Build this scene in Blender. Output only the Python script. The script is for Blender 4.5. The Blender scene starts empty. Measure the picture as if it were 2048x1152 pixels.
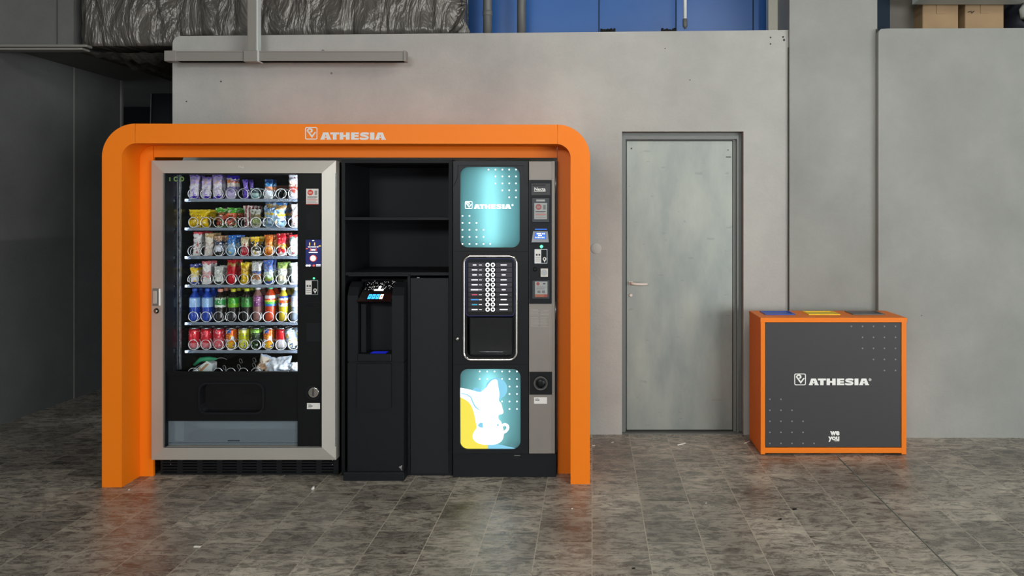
import bpy, bmesh, math, random
from mathutils import Vector, Matrix, noise
from mathutils.geometry import tessellate_polygon
PI = math.pi
random.seed(7)
scene = bpy.context.scene
COL = scene.collection

# ---------------------------------------------------------------- camera
F = 1600.0; CX, CY, CH = 1184.0, 427.0, 1.52      # focal length in pixels, vanishing point, eye height
cam = bpy.data.cameras.new('camera'); camo = bpy.data.objects.new('camera', cam); COL.objects.link(camo)
camo.location = (0, 0, CH); camo.rotation_euler = (PI / 2, 0, 0)
cam.sensor_fit = 'HORIZONTAL'; cam.sensor_width = 36; cam.lens = 36 * F / 2048
cam.shift_x = (1024 - CX) / 2048; cam.shift_y = -(576 - CY) / 2048
cam.clip_start = .05; cam.clip_end = 200
scene.camera = camo
# ---------------------------------------------------------------- world, exposure
w = bpy.data.worlds.new('world'); scene.world = w; w.use_nodes = True
w.node_tree.nodes['Background'].inputs[0].default_value = (.80, .90, 1, 1)
w.node_tree.nodes['Background'].inputs[1].default_value = .62
scene.view_settings.view_transform = 'Standard'; scene.view_settings.look = 'None'
scene.view_settings.gamma = 1; scene.view_settings.use_curve_mapping = False
scene.view_settings.exposure = 0.0
TUBE = 27.0                                        # strength of the ceiling tubes
scene.cycles.sample_clamp_indirect = 4
scene.cycles.max_bounces = 8; scene.cycles.transparent_max_bounces = 12
scene.cycles.caustics_reflective = False; scene.cycles.caustics_refractive = False

def area(name, loc, rot, sx, sy, power, col):
    l = bpy.data.lights.new(name, 'AREA'); l.shape = 'RECTANGLE'; l.size = sx; l.size_y = sy; l.energy = power; l.color = col
    o = bpy.data.objects.new(name, l); o.location = loc; o.rotation_euler = rot; COL.objects.link(o); return o
# unseen fill lights added behind the camera, off the mirror directions
area('right_fill', (7.0, -5.0, 1.25), (PI/2, 0, .62), 6.0, 2.3, 600, (.98, 1, 1))
area('high_fill', (-1.6, -5.0, 3.15), (PI/2 - .28, 0, -.1), 3.6, .9, 230, (.98, 1, 1))  # added high fill, reaches the left side of the bin

# ---------------------------------------------------------------- materials
def srgb(c):
    if isinstance(c, str): c = tuple(int(c[i:i+2], 16) / 255 for i in (0, 2, 4))
    return tuple((x / 12.92 if x <= .04045 else ((x + .055) / 1.055) ** 2.4) for x in c) + (1,)
def newmat(name):
    m = bpy.data.materials.new(name); m.use_nodes = True
    return m, m.node_tree, m.node_tree.nodes['Principled BSDF']
def N(t, kind, **kw):
    n = t.nodes.new(kind)
    for k, v in kw.items():
        if k in n.inputs: n.inputs[k].default_value = v
        else: setattr(n, k, v)
    return n
def pm(name, col, rough=.5, metal=0, spec=.5, bump=0, bscale=60, coat=0, var=0, vscale=8):
    m, t, b = newmat(name); c = srgb(col)
    if max(c[:3]) < .035 and rough > .2: spec = .18          # dull black plastics and boards
    b.inputs['Base Color'].default_value = c; b.inputs['Roughness'].default_value = rough
    b.inputs['Metallic'].default_value = metal; b.inputs['Specular IOR Level'].default_value = spec
    b.inputs['Coat Weight'].default_value = coat
    tc = N(t, 'ShaderNodeTexCoord')
    if bump:
        n = N(t, 'ShaderNodeTexNoise', Scale=bscale, Detail=4.0); t.links.new(tc.outputs['Object'], n.inputs['Vector'])
        bp = N(t, 'ShaderNodeBump', Strength=bump, Distance=.01); t.links.new(n.outputs['Fac'], bp.inputs['Height'])
        t.links.new(bp.outputs[0], b.inputs['Normal'])
    if var:
        n = N(t, 'ShaderNodeTexNoise', Scale=vscale, Detail=5.0); t.links.new(tc.outputs['Object'], n.inputs['Vector'])
        r = N(t, 'ShaderNodeValToRGB'); r.color_ramp.elements[0].position = .3; r.color_ramp.elements[1].position = .7
        r.color_ramp.elements[0].color = tuple(x * (1 - var) for x in c[:3]) + (1,)
        r.color_ramp.elements[1].color = tuple(min(1, x * (1 + var)) for x in c[:3]) + (1,)
        t.links.new(n.outputs['Fac'], r.inputs[0]); t.links.new(r.outputs[0], b.inputs['Base Color'])
    return m
def em(name, col, s):
    m, t, b = newmat(name); c = srgb(col)
    b.inputs['Base Color'].default_value = tuple(x*.15 for x in c[:3]) + (1,); b.inputs['Emission Color'].default_value = c; b.inputs['Emission Strength'].default_value = s
    return m
def glassmat(name, tint=(1, 1, 1), haze=0.0, hazecol='8a949c', rough=.02, ior=1.45):
    m, t, b = newmat(name); t.nodes.remove(b); out = t.nodes['Material Output']
    tr = N(t, 'ShaderNodeBsdfTransparent'); tr.inputs[0].default_value = (*tint, 1)
    gl = N(t, 'ShaderNodeBsdfGlossy', Roughness=rough); fr = N(t, 'ShaderNodeFresnel', IOR=ior)
    mx = N(t, 'ShaderNodeMixShader'); t.links.new(fr.outputs[0], mx.inputs[0])
    if haze:
        df = N(t, 'ShaderNodeBsdfDiffuse'); df.inputs[0].default_value = srgb(hazecol)
        m2 = N(t, 'ShaderNodeMixShader'); m2.inputs[0].default_value = haze
        t.links.new(tr.outputs[0], m2.inputs[1]); t.links.new(df.outputs[0], m2.inputs[2]); t.links.new(m2.outputs[0], mx.inputs[1])
    else: t.links.new(tr.outputs[0], mx.inputs[1])
    t.links.new(gl.outputs[0], mx.inputs[2]); t.links.new(mx.outputs[0], out.inputs[0])
    return m
def backlit(name, col, gloss=.06):
    m, t, b = newmat(name); t.nodes.remove(b); out = t.nodes['Material Output']
    tr = N(t, 'ShaderNodeBsdfTranslucent'); tr.inputs[0].default_value = srgb(col)
    gl = N(t, 'ShaderNodeBsdfGlossy', Roughness=.05); fr = N(t, 'ShaderNodeFresnel', IOR=1.45)
    mx = N(t, 'ShaderNodeMixShader'); t.links.new(fr.outputs[0], mx.inputs[0])
    t.links.new(tr.outputs[0], mx.inputs[1]); t.links.new(gl.outputs[0], mx.inputs[2]); t.links.new(mx.outputs[0], out.inputs[0])
    return m
def wrapmat(name, bands, accent=None, amt=.5, scale=14, rough=.28, script=None, warp=.12, metal=0.0, axis=2):
    """printed film: horizontal colour bands, blotches of accent colour, a smudge of lettering"""
    m, t, b = newmat(name)
    tc = N(t, 'ShaderNodeTexCoord'); sp = N(t, 'ShaderNodeSeparateXYZ'); t.links.new(tc.outputs['Generated'], sp.inputs[0])
    n = N(t, 'ShaderNodeTexNoise', Scale=3.0, Detail=2.0); t.links.new(tc.outputs['Generated'], n.inputs['Vector'])
    ma = N(t, 'ShaderNodeMath', operation='MULTIPLY_ADD'); ma.inputs[1].default_value = warp * 2; t.links.new(n.outputs['Fac'], ma.inputs[0])
    t.links.new(sp.outputs[axis], ma.inputs[2])
    sb = N(t, 'ShaderNodeMath', operation='SUBTRACT'); sb.inputs[1].default_value = warp; t.links.new(ma.outputs[0], sb.inputs[0])
    r = N(t, 'ShaderNodeValToRGB'); cr = r.color_ramp; cr.interpolation = 'CONSTANT'
    cr.elements[0].position = 0; cr.elements[0].color = srgb(bands[0][1])
    for i, (p, c) in enumerate(bands[1:]):
        e = cr.elements[1] if i == 0 else cr.elements.new(p)
        e.position = p; e.color = srgb(c)
    if len(bands) == 1: cr.elements[1].color = srgb(bands[0][1])
    t.links.new(sb.outputs[0], r.inputs[0]); last = r.outputs[0]
    if accent:
        v = N(t, 'ShaderNodeTexNoise', Scale=float(scale)*1.7, Detail=2.5); v.inputs['Distortion'].default_value = .6
        t.links.new(tc.outputs['Object'], v.inputs['Vector'])
        for i, a in enumerate(accent):
            g = N(t, 'ShaderNodeMath', operation='GREATER_THAN'); sepn = N(t, 'ShaderNodeSeparateColor')
            t.links.new(v.outputs['Color'], sepn.inputs[0]); t.links.new(sepn.outputs[i % 3], g.inputs[0]); g.inputs[1].default_value = .72 - .3 * amt
            mx = N(t, 'ShaderNodeMix', data_type='RGBA'); t.links.new(g.outputs[0], mx.inputs[0])
            t.links.new(last, mx.inputs[6]); mx.inputs[7].default_value = srgb(a); last = mx.outputs[2]
    if script:
        wv = N(t, 'ShaderNodeTexNoise', Scale=1.0, Detail=1.0); mp = N(t, 'ShaderNodeMapping'); mp.inputs['Scale'].default_value = (260, 1, 120)
        t.links.new(tc.outputs['Object'], mp.inputs[0]); t.links.new(mp.outputs[0], wv.inputs['Vector'])
        g = N(t, 'ShaderNodeMath', operation='GREATER_THAN'); g.inputs[1].default_value = .53; t.links.new(wv.outputs['Fac'], g.inputs[0])
        c1 = N(t, 'ShaderNodeMath', operation='COMPARE'); c1.inputs[1].default_value = .55; c1.inputs[2].default_value = .13
        t.links.new(sb.outputs[0], c1.inputs[0])
        mu = N(t, 'ShaderNodeMath', operation='MULTIPLY'); t.links.new(g.outputs[0], mu.inputs[0]); t.links.new(c1.outputs[0], mu.inputs[1])
        mx = N(t, 'ShaderNodeMix', data_type='RGBA'); t.links.new(mu.outputs[0], mx.inputs[0])
        t.links.new(last, mx.inputs[6]); mx.inputs[7].default_value = srgb(script); last = mx.outputs[2]
    t.links.new(last, b.inputs['Base Color']); b.inputs['Roughness'].default_value = rough; b.inputs['Metallic'].default_value = metal
    return m

def concrete(name, c0, c1, c2, sc=1.3, bump=.25, spots=True, rough=.75):
    m, t, b = newmat(name); tc = N(t, 'ShaderNodeTexCoord')
    n1 = N(t, 'ShaderNodeTexNoise', Scale=sc, Detail=8.0, Roughness=.65); t.links.new(tc.outputs['Object'], n1.inputs['Vector'])
    r = N(t, 'ShaderNodeValToRGB'); r.color_ramp.elements[0].position = .32; r.color_ramp.elements[1].position = .68
    r.color_ramp.elements[0].color = srgb(c0); r.color_ramp.elements[1].color = srgb(c2)
    e = r.color_ramp.elements.new(.5); e.color = srgb(c1)
    t.links.new(n1.outputs['Fac'], r.inputs[0]); last = r.outputs[0]
    if spots:
        v = N(t, 'ShaderNodeTexVoronoi', Scale=3.2); t.links.new(tc.outputs['Object'], v.inputs['Vector'])
        l = N(t, 'ShaderNodeMath', operation='LESS_THAN'); l.inputs[1].default_value = .035; t.links.new(v.outputs['Distance'], l.inputs[0])
        mx = N(t, 'ShaderNodeMix', data_type='RGBA'); t.links.new(l.outputs[0], mx.inputs[0]); t.links.new(last, mx.inputs[6])
        mx.inputs[7].default_value = tuple(x * .55 for x in srgb(c0)[:3]) + (1,); last = mx.outputs[2]
    t.links.new(last, b.inputs['Base Color'])
    n2 = N(t, 'ShaderNodeTexNoise', Scale=38.0, Detail=6.0, Roughness=.7); t.links.new(tc.outputs['Object'], n2.inputs['Vector'])
    bp = N(t, 'ShaderNodeBump', Strength=bump, Distance=.012); t.links.new(n2.outputs['Fac'], bp.inputs['Height']); t.links.new(bp.outputs[0], b.inputs['Normal'])
    b.inputs['Roughness'].default_value = rough; b.inputs['Specular IOR Level'].default_value = .3
    return m

def floormat():
    m, t, b = newmat('slate_tiles'); tc = N(t, 'ShaderNodeTexCoord')
    sp = N(t, 'ShaderNodeSeparateXYZ'); cb = N(t, 'ShaderNodeCombineXYZ')
    t.links.new(tc.outputs['Object'], sp.inputs[0]); t.links.new(sp.outputs[1], cb.inputs[0]); t.links.new(sp.outputs[0], cb.inputs[1])
    br = N(t, 'ShaderNodeTexBrick', Scale=1.0); t.links.new(cb.outputs[0], br.inputs['Vector'])
    br.inputs['Brick Width'].default_value = .264; br.inputs['Row Height'].default_value = .255
    br.inputs['Mortar Size'].default_value = .0024; br.inputs['Mortar Smooth'].default_value = .3; br.inputs['Bias'].default_value = 0
    br.inputs['Color1'].default_value = (0, 0, 0, 1); br.inputs['Color2'].default_value = (1, 1, 1, 1); br.inputs['Mortar'].default_value = (.5, .5, .5, 1)
    # streaky slate figure, offset per tile
    mp = N(t, 'ShaderNodeMapping'); mp.inputs['Scale'].default_value = (2.8, 6.0, 1); mp.inputs['Rotation'].default_value = (0, 0, .18)
    t.links.new(tc.outputs['Object'], mp.inputs[0])
    va = N(t, 'ShaderNodeVectorMath', operation='ADD'); t.links.new(mp.outputs[0], va.inputs[0])
    vs = N(t, 'ShaderNodeVectorMath', operation='SCALE'); t.links.new(br.outputs['Color'], vs.inputs[0]); vs.inputs['Scale'].default_value = 3.0
    t.links.new(vs.outputs[0], va.inputs[1])
    n1 = N(t, 'ShaderNodeTexNoise', Scale=3.4, Detail=14.0, Roughness=.84); n1.inputs['Distortion'].default_value = .7
    t.links.new(va.outputs[0], n1.inputs['Vector'])
    r = N(t, 'ShaderNodeValToRGB'); cr = r.color_ramp
    cr.elements[0].position = .36; cr.elements[0].color = srgb('35302a'); cr.elements[1].position = .66; cr.elements[1].color = srgb('e0d6c4')
    e = cr.elements.new(.47); e.color = srgb('8c857a'); e = cr.elements.new(.55); e.color = srgb('b8b0a1')
    t.links.new(n1.outputs['Fac'], r.inputs[0])
    # whole tile lighter / darker
    tv = N(t, 'ShaderNodeMapRange'); tv.inputs['To Min'].default_value = .66; tv.inputs['To Max'].default_value = 1.12; t.links.new(br.outputs['Color'], tv.inputs[0])
    mu = N(t, 'ShaderNodeVectorMath', operation='SCALE'); t.links.new(r.outputs[0], mu.inputs[0]); t.links.new(tv.outputs[0], mu.inputs['Scale'])
    # wide dirt
    nd = N(t, 'ShaderNodeTexNoise', Scale=1.1, Detail=8.0, Roughness=.65); t.links.new(tc.outputs['Object'], nd.inputs['Vector'])
    dr = N(t, 'ShaderNodeMapRange'); dr.inputs['From Min'].default_value = .3; dr.inputs['From Max'].default_value = .7
    dr.inputs['To Min'].default_value = .5; dr.inputs['To Max'].default_value = 1.3; t.links.new(nd.outputs['Fac'], dr.inputs[0])
    mu2 = N(t, 'ShaderNodeVectorMath', operation='SCALE'); t.links.new(mu.outputs[0], mu2.inputs[0]); t.links.new(dr.outputs[0], mu2.inputs['Scale'])
    # joints
    mj = N(t, 'ShaderNodeMix', data_type='RGBA'); t.links.new(br.outputs['Fac'], mj.inputs[0]); t.links.new(mu2.outputs[0], mj.inputs[6]); mj.inputs[7].default_value = srgb('c0b6a4')
    # thin pale scratches
    wv = N(t, 'ShaderNodeTexVoronoi', feature='DISTANCE_TO_EDGE', Scale=1.15); n3 = N(t, 'ShaderNodeTexNoise', Scale=1.7, Detail=3.0); t.links.new(tc.outputs['Object'], n3.inputs['Vector'])
    wa = N(t, 'ShaderNodeVectorMath', operation='ADD'); t.links.new(tc.outputs['Object'], wa.inputs[0]); t.links.new(n3.outputs['Color'], wa.inputs[1]); t.links.new(wa.outputs[0], wv.inputs['Vector'])
    lt = N(t, 'ShaderNodeMath', operation='LESS_THAN'); lt.inputs[1].default_value = .0022; t.links.new(wv.outputs['Distance'], lt.inputs[0])
    gt = N(t, 'ShaderNodeMath', operation='GREATER_THAN'); gt.inputs[1].default_value = .56; t.links.new(nd.outputs['Fac'], gt.inputs[0])
    ml = N(t, 'ShaderNodeMath', operation='MULTIPLY'); t.links.new(lt.outputs[0], ml.inputs[0]); t.links.new(gt.outputs[0], ml.inputs[1])
    ms = N(t, 'ShaderNodeMix', data_type='RGBA'); t.links.new(ml.outputs[0], ms.inputs[0]); t.links.new(mj.outputs[2], ms.inputs[6]); ms.inputs[7].default_value = srgb('8d8578')
    t.links.new(ms.outputs[2], b.inputs['Base Color'])
    rr_ = N(t, 'ShaderNodeMapRange'); rr_.inputs['From Min'].default_value = .35; rr_.inputs['From Max'].default_value = .65; rr_.inputs['To Min'].default_value = .15; rr_.inputs['To Max'].default_value = .42
    t.links.new(n1.outputs['Fac'], rr_.inputs[0]); t.links.new(rr_.outputs[0], b.inputs['Roughness'])
    hb = N(t, 'ShaderNodeMath', operation='SUBTRACT'); t.links.new(n1.outputs['Fac'], hb.inputs[0]); t.links.new(br.outputs['Fac'], hb.inputs[1])
    bp = N(t, 'ShaderNodeBump', Strength=.28, Distance=.006); t.links.new(hb.outputs[0], bp.inputs['Height']); t.links.new(bp.outputs[0], b.inputs['Normal'])
    return m

def doormat():
    m, t, b = newmat('galvanised_door'); tc = N(t, 'ShaderNodeTexCoord')
    n1 = N(t, 'ShaderNodeTexNoise', Scale=2.0, Detail=7.0, Roughness=.6)
    mp = N(t, 'ShaderNodeMapping'); mp.inputs['Scale'].default_value = (2.2, 1, .8); t.links.new(tc.outputs['Object'], mp.inputs[0]); t.links.new(mp.outputs[0], n1.inputs['Vector'])
    r = N(t, 'ShaderNodeValToRGB'); r.color_ramp.elements[0].position = .3; r.color_ramp.elements[0].color = srgb('7c827f')
    r.color_ramp.elements[1].position = .72; r.color_ramp.elements[1].color = srgb('9b9e95'); t.links.new(n1.outputs['Fac'], r.inputs[0])
    # scuffs: short dark smears at head height, pale ones below the handle
    n2 = N(t, 'ShaderNodeTexNoise', Scale=9.0, Detail=3.0); mp2 = N(t, 'ShaderNodeMapping'); mp2.inputs['Scale'].default_value = (1, 1, 3); t.links.new(tc.outputs['Object'], mp2.inputs[0]); t.links.new(mp2.outputs[0], n2.inputs['Vector'])
    g = N(t, 'ShaderNodeMath', operation='GREATER_THAN'); g.inputs[1].default_value = .69; t.links.new(n2.outputs['Fac'], g.inputs[0])
    g2 = N(t, 'ShaderNodeMath', operation='MULTIPLY'); g2.inputs[1].default_value = .35; t.links.new(g.outputs[0], g2.inputs[0])
    mx = N(t, 'ShaderNodeMix', data_type='RGBA'); t.links.new(g2.outputs[0], mx.inputs[0]); t.links.new(r.outputs[0], mx.inputs[6]); mx.inputs[7].default_value = srgb('6a7070')
    t.links.new(mx.outputs[2], b.inputs['Base Color']); b.inputs['Metallic'].default_value = .6
    rr_ = N(t, 'ShaderNodeMapRange'); rr_.inputs['To Min'].default_value = .36; rr_.inputs['To Max'].default_value = .55; t.links.new(n1.outputs['Fac'], rr_.inputs[0]); t.links.new(rr_.outputs[0], b.inputs['Roughness'])
    n4 = N(t, 'ShaderNodeTexNoise', Scale=3.0, Detail=2.0); t.links.new(tc.outputs['Object'], n4.inputs['Vector'])
    bp = N(t, 'ShaderNodeBump', Strength=.12, Distance=.02); t.links.new(n4.outputs['Fac'], bp.inputs['Height']); t.links.new(bp.outputs[0], b.inputs['Normal'])
    return m

M = dict(
    orange=pm('orange_board', 'ee7a0e', .48, spec=.25), orange_dark=pm('orange_edge', 'c8560a', .5),
    logo=pm('pale_vinyl', 'd6d0cc', .5), white=pm('white_print', 'f2f1ec', .5),
    black=pm('black_lacquer', '131415', .32), blackgloss=pm('black_glass', '0d0e10', .08), matt=pm('matt_black', '141517', .5, var=.12),
    board=pm('black_board', '17191b', .5, spec=.4), charcoal=pm('charcoal_board', '3a393b', .5, spec=.3), dot=pm('grey_dot', '7c7b7a', .6),
    dark=pm('dark_plastic', '15171a', .42, bump=.04, bscale=300), inner=pm('inner_black', '08090a', .5), innergloss=pm('inner_side', '2c3036', .16, metal=.7),
    silver=pm('brushed_silver', 'bcb7ad', .42, metal=.4, var=.05, vscale=3), chrome=pm('chrome', 'd8d6d0', .09, metal=1), steel=pm('steel', 'b0b4b8', .25, metal=.9),
    grey=pm('grey_panel', '847d76', .45, metal=.25, var=.04, vscale=4), railm=pm('rail_steel', 'b9c8dc', .22, metal=.75), wire=pm('coil_wire', 'f4f6f8', .22, metal=.2),
    glass=glassmat('window_glass', (.97, .98, .98), ior=1.3), frosted=glassmat('flap_glass', (.86, .92, .95), .35, '8e9aa2'), clear=glassmat('clear_film', (.95, .96, .96), .03, 'd8dde0', rough=.12),
    smoke=glassmat('smoked_flap', (.35, .36, .37), .12, '4a4c4e', rough=.05),
    led=em('glow_strip', 'eaf2ff', 60), ledgreen=em('led_green', '28ff6e', 14), ledblue=em('led_blue', '2030e8', .4), tubem=em('tube_light', 'f4fff8', 9),
    screen=em('screen_navy', '0c1a5e', .9), screenw=em('screen_white', 'ffffff', 1.5), screeny=em('screen_yellow', 'f2b84a', 1.3), screenr=em('screen_red', 'f0583a', 1.2),
    lcd=em('lcd_blue', '2a6cd8', 1.1), btnblue=em('button_blue', '2f9cff', 2.6), menu=em('menu_plate', '4a4352', .22), menud=em('menu_plate_dark', '2a2433', .22), menuw=em('menu_white', 'ffffff', 1.1),
    menur=em('menu_red', 'd0486a', 1.0), menub=em('menu_blue', '3a8cdc', 1.2), menut=em('menu_teal', '2c9cb8', 1.1),
    paper=pm('sticker_paper', 'dcd8d2', .6), red=pm('sticker_red', 'd0402c', .5), ink=pm('grey_ink', '8d8a88', .6), orangeink=pm('orange_ink', 'e2743a', .5), inkd=pm('dark_ink', '3a3a3c', .6), faint=pm('faint_ink', '9a958e', .5),
    teal=backlit('backlit_teal', '6ea4a8'), lit_white=em('backlit_white', 'f6fdfd', 1.6), lit_yellow=em('backlit_yellow', 'f2e150', .95), lit_blue=em('backlit_blue', '86cfec', .95),
    white_in=pm('light_box', 'd8dcdc', .6), bulb=em('screen_tube', 'f2fdff', 11),
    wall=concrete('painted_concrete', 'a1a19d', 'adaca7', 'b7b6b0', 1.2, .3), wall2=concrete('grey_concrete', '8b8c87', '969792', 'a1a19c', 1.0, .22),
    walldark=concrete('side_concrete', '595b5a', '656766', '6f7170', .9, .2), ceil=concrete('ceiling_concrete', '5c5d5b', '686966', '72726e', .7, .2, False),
    rough=concrete('sprayed_insulation', '1c1b19', '3a3833', '5a564c', 9, 1.0, False), black_back=pm('black_back', '101113', .7),
    blue=pm('blue_steel', '2c62a8', .38, var=.12, vscale=1.2), pipe=pm('grey_pipe', '62625f', .5, var=.15), cream=pm('cream_paint', 'cfcabb', .55), navy=pm('navy_panel', '10202f', .5),
    channel=pm('cable_channel', '86827c', .5), brown=pm('brown_panel', '5d584f', .6, var=.1), card=pm('cardboard', '9a7f5e', .75, var=.1, vscale=5), bag=pm('dark_bag', '1d1e26', .4, bump=.6, bscale=14),
    joint=pm('joint', '44443f', .8), jointl=pm('pale_joint', '83847e', .7), frameg=pm('door_frame_grey', '6d706d', .5, metal=.3), sill=pm('door_sill', '2b2c2c', .5),
    lidblue=pm('lid_blue', '1d53b4', .4), lidyellow=pm('lid_yellow', 'f2cd12', .4), lidgrey=pm('lid_grey', '55585a', .4),
    halo=em('halo_glow', 'ff9c68', 14.0), floor=floormat(), door=doormat(), soot=pm('dark_clump', '141414', .7), litter=pm('litter_white', 'e6e3da', .6), litterd=pm('litter_dark', '131210', .6),
    handle=pm('beige_handle', 'd6ccc2', .4), white_strip=pm('white_strip', 'c5cbc8', .6),
)
def foil():
    m, t, b = newmat('grey_foil'); tc = N(t, 'ShaderNodeTexCoord')
    b.inputs['Base Color'].default_value = srgb('66625c'); b.inputs['Roughness'].default_value = .3; b.inputs['Metallic'].default_value = .3
    n = N(t, 'ShaderNodeTexNoise', Scale=2.6, Detail=5.0, Roughness=.5); n.inputs['Distortion'].default_value = .5
    mp = N(t, 'ShaderNodeMapping'); mp.inputs['Scale'].default_value = (2.6, 1, .9); mp.inputs['Rotation'].default_value = (0, .5, 0); t.links.new(tc.outputs['Object'], mp.inputs[0]); t.links.new(mp.outputs[0], n.inputs['Vector'])
    bp = N(t, 'ShaderNodeBump', Strength=1.0, Distance=.09); t.links.new(n.outputs['Fac'], bp.inputs['Height']); t.links.new(bp.outputs[0], b.inputs['Normal'])
    return m
M['foil'] = foil()

# ---------------------------------------------------------------- geometry helpers
def W(x, y, Y): return Vector(((x - CX) * Y / F, Y, CH - (y - CY) * Y / F))
def X_(x, Y): return (x - CX) * Y / F
def Z_(y, Y): return CH - (y - CY) * Y / F
class B:
    """collects shapes (world or local metres) into one mesh, several materials allowed"""
    def __init__(s, *mats): s.bm = bmesh.new(); s.mats = list(mats); s.i = 0
    def m(s, mat):
        if mat not in s.mats: s.mats.append(mat)
        s.i = s.mats.index(mat); return s
    def _fin(s, faces):
        for f in faces: f.material_index = s.i
    def box(s, x0, x1, y0, y1, z0, z1, bev=0, seg=2):
        vs = [s.bm.verts.new((x, y, z)) for x in (x0, x1) for y in (y0, y1) for z in (z0, z1)]
        idx = ((0,1,3,2),(4,6,7,5),(0,4,5,1),(2,3,7,6),(0,2,6,4),(1,5,7,3))
        fs = [s.bm.faces.new([vs[i] for i in q]) for q in idx]; s._fin(fs)
        if bev:
            es = list({e for f in fs for e in f.edges})
            r = bmesh.ops.bevel(s.bm, geom=es, offset=bev, segments=seg, affect='EDGES', profile=.5); s._fin(r['faces'])
        return s
    def prism(s, loops, y0, y1, xf=None):
        """2-D loops (x,z) with holes, extruded from y0 (front) to y1"""
        tri = tessellate_polygon([[Vector((p[0], p[1], 0)) for p in l] for l in loops])
        flat = [p for l in loops for p in l]
        def mk(y): return [s.bm.verts.new((p[0], y, p[1])) for p in flat]
        a, b = mk(y0), mk(y1); fs = []
        for t in tri:
            try: fs.append(s.bm.faces.new([a[i] for i in t])); fs.append(s.bm.faces.new([b[i] for i in reversed(t)]))
            except ValueError: pass
        k = 0
        for l in loops:
            n = len(l)
            for i in range(n):
                j = (i + 1) % n
                try: fs.append(s.bm.faces.new((a[k+i], a[k+j], b[k+j], b[k+i])))
                except ValueError: pass
            k += n
        s._fin(fs)
        if xf is not None: bmesh.ops.transform(s.bm, matrix=xf, verts=a + b)
        return s
    def tube(s, pts, r, n=8, close=False, cap=True):
        pts = [Vector(p) for p in pts]; rings = []; up = Vector((0, 0, 1)); prev = None
        for i, p in enumerate(pts):
            d = (pts[(i+1) % len(pts)] - pts[i-1]) if (close or 0 < i < len(pts)-1) else (pts[1]-pts[0] if i == 0 else pts[-1]-pts[-2])
            d.normalize()
            if prev is None:
                u = d.cross(up);
                if u.length < .01: u = d.cross(Vector((1, 0, 0)))
            else: u = prev - d * prev.dot(d)
            u.normalize(); prev = u; v = d.cross(u); rr = r[i] if isinstance(r, (list, tuple)) else r
            rings.append([s.bm.verts.new(p + (u * math.cos(2*PI*k/n) + v * math.sin(2*PI*k/n)) * rr) for k in range(n)])
        fs = []
        for i in range(len(rings) - (0 if close else 1)):
            A, C = rings[i], rings[(i+1) % len(rings)]
            for k in range(n): fs.append(s.bm.faces.new((A[k], A[(k+1) % n], C[(k+1) % n], C[k])))
        if cap and not close: fs.append(s.bm.faces.new(rings[0])); fs.append(s.bm.faces.new(rings[-1]))
        for f in fs: f.smooth = True
        s._fin(fs); return s
    def sheet(s, loop, y):
        vs = [s.bm.verts.new((p[0], y, p[1])) for p in loop]; s._fin([s.bm.faces.new(vs)]); return s
    def lathe(s, prof, c=(0, 0, 0), n=24, axis='z', smooth=True):
        """prof: (radius, height) pairs"""
        rings = []
        for r, h in prof:
            ring = []
            for k in range(n):
                a = 2 * PI * k / n
                p = (r*math.cos(a), r*math.sin(a), h) if axis == 'z' else (r*math.cos(a), -h, r*math.sin(a))
                ring.append(s.bm.verts.new(Vector(p) + Vector(c)))
            rings.append(ring)
        fs = []
        for A, C in zip(rings, rings[1:]):
            for k in range(n): fs.append(s.bm.faces.new((A[k], A[(k+1) % n], C[(k+1) % n], C[k])))
        for f in fs: f.smooth = smooth
        fs.append(s.bm.faces.new(rings[0])); fs.append(s.bm.faces.new(rings[-1])); s._fin(fs); return s
    def disc(s, x, z, r, y0, y1, n=20): return s.prism([[(x + r*math.cos(2*PI*k/n), z + r*math.sin(2*PI*k/n)) for k in range(n)]], y0, y1)
    def ringd(s, x, z, r, r2, y0, y1, n=24):
        c = [(math.cos(2*PI*k/n), math.sin(2*PI*k/n)) for k in range(n)]
        return s.prism([[(x+r*a, z+r*b) for a, b in c], [(x+r2*a, z+r2*b) for a, b in c]], y0, y1)
    def stroke(s, path, wd, y0, y1):
        """flat ribbon following a 2-D path"""
        n = len(path); L, R = [], []
        for i, p in enumerate(path):
            a = path[max(0, i-1)]; c = path[min(n-1, i+1)]; d = Vector((c[0]-a[0], c[1]-a[1])); d.normalize(); q = Vector((-d.y, d.x))
            ww = (wd[i] if isinstance(wd, (list, tuple)) else wd) / 2
            L.append((p[0]+q.x*ww, p[1]+q.y*ww)); R.append((p[0]-q.x*ww, p[1]-q.y*ww))
        for i in range(n-1): s.prism([[L[i], L[i+1], R[i+1], R[i]]], y0, y1)
        return s
    def build(s, name, mat=None, parent=None, smooth=False):
        bmesh.ops.recalc_face_normals(s.bm, faces=s.bm.faces)
        me = bpy.data.meshes.new(name); s.bm.to_mesh(me); s.bm.free()
        for q in ([mat] if mat else s.mats): me.materials.append(q)
        if smooth:
            for p in me.polygons: p.use_smooth = True
        o = bpy.data.objects.new(name, me); COL.objects.link(o)
        if parent is not None:
            o.parent = parent; o.matrix_parent_inverse = BASE[parent].inverted() if parent in BASE else Matrix()
        return o
BASE = {}
def thing(name, label, cat, loc=(0, 0, 0), group=None, local=False, rz=0):
    o = bpy.data.objects.new(name, None); o.empty_display_size = .1; COL.objects.link(o); o.location = loc; o.rotation_euler = (0, 0, rz)
    o['label'] = label; o['category'] = cat
    if group: o['group'] = group
    if not local: BASE[o] = Matrix.Translation(loc)
    return o
def tag(o, label, cat, group=None):
    o['label'] = label; o['category'] = cat
    if group: o['group'] = group
    return o
def struct(o): o['kind'] = 'structure'; return o
def setlabel(o, l): o['label'] = l; return o
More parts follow.
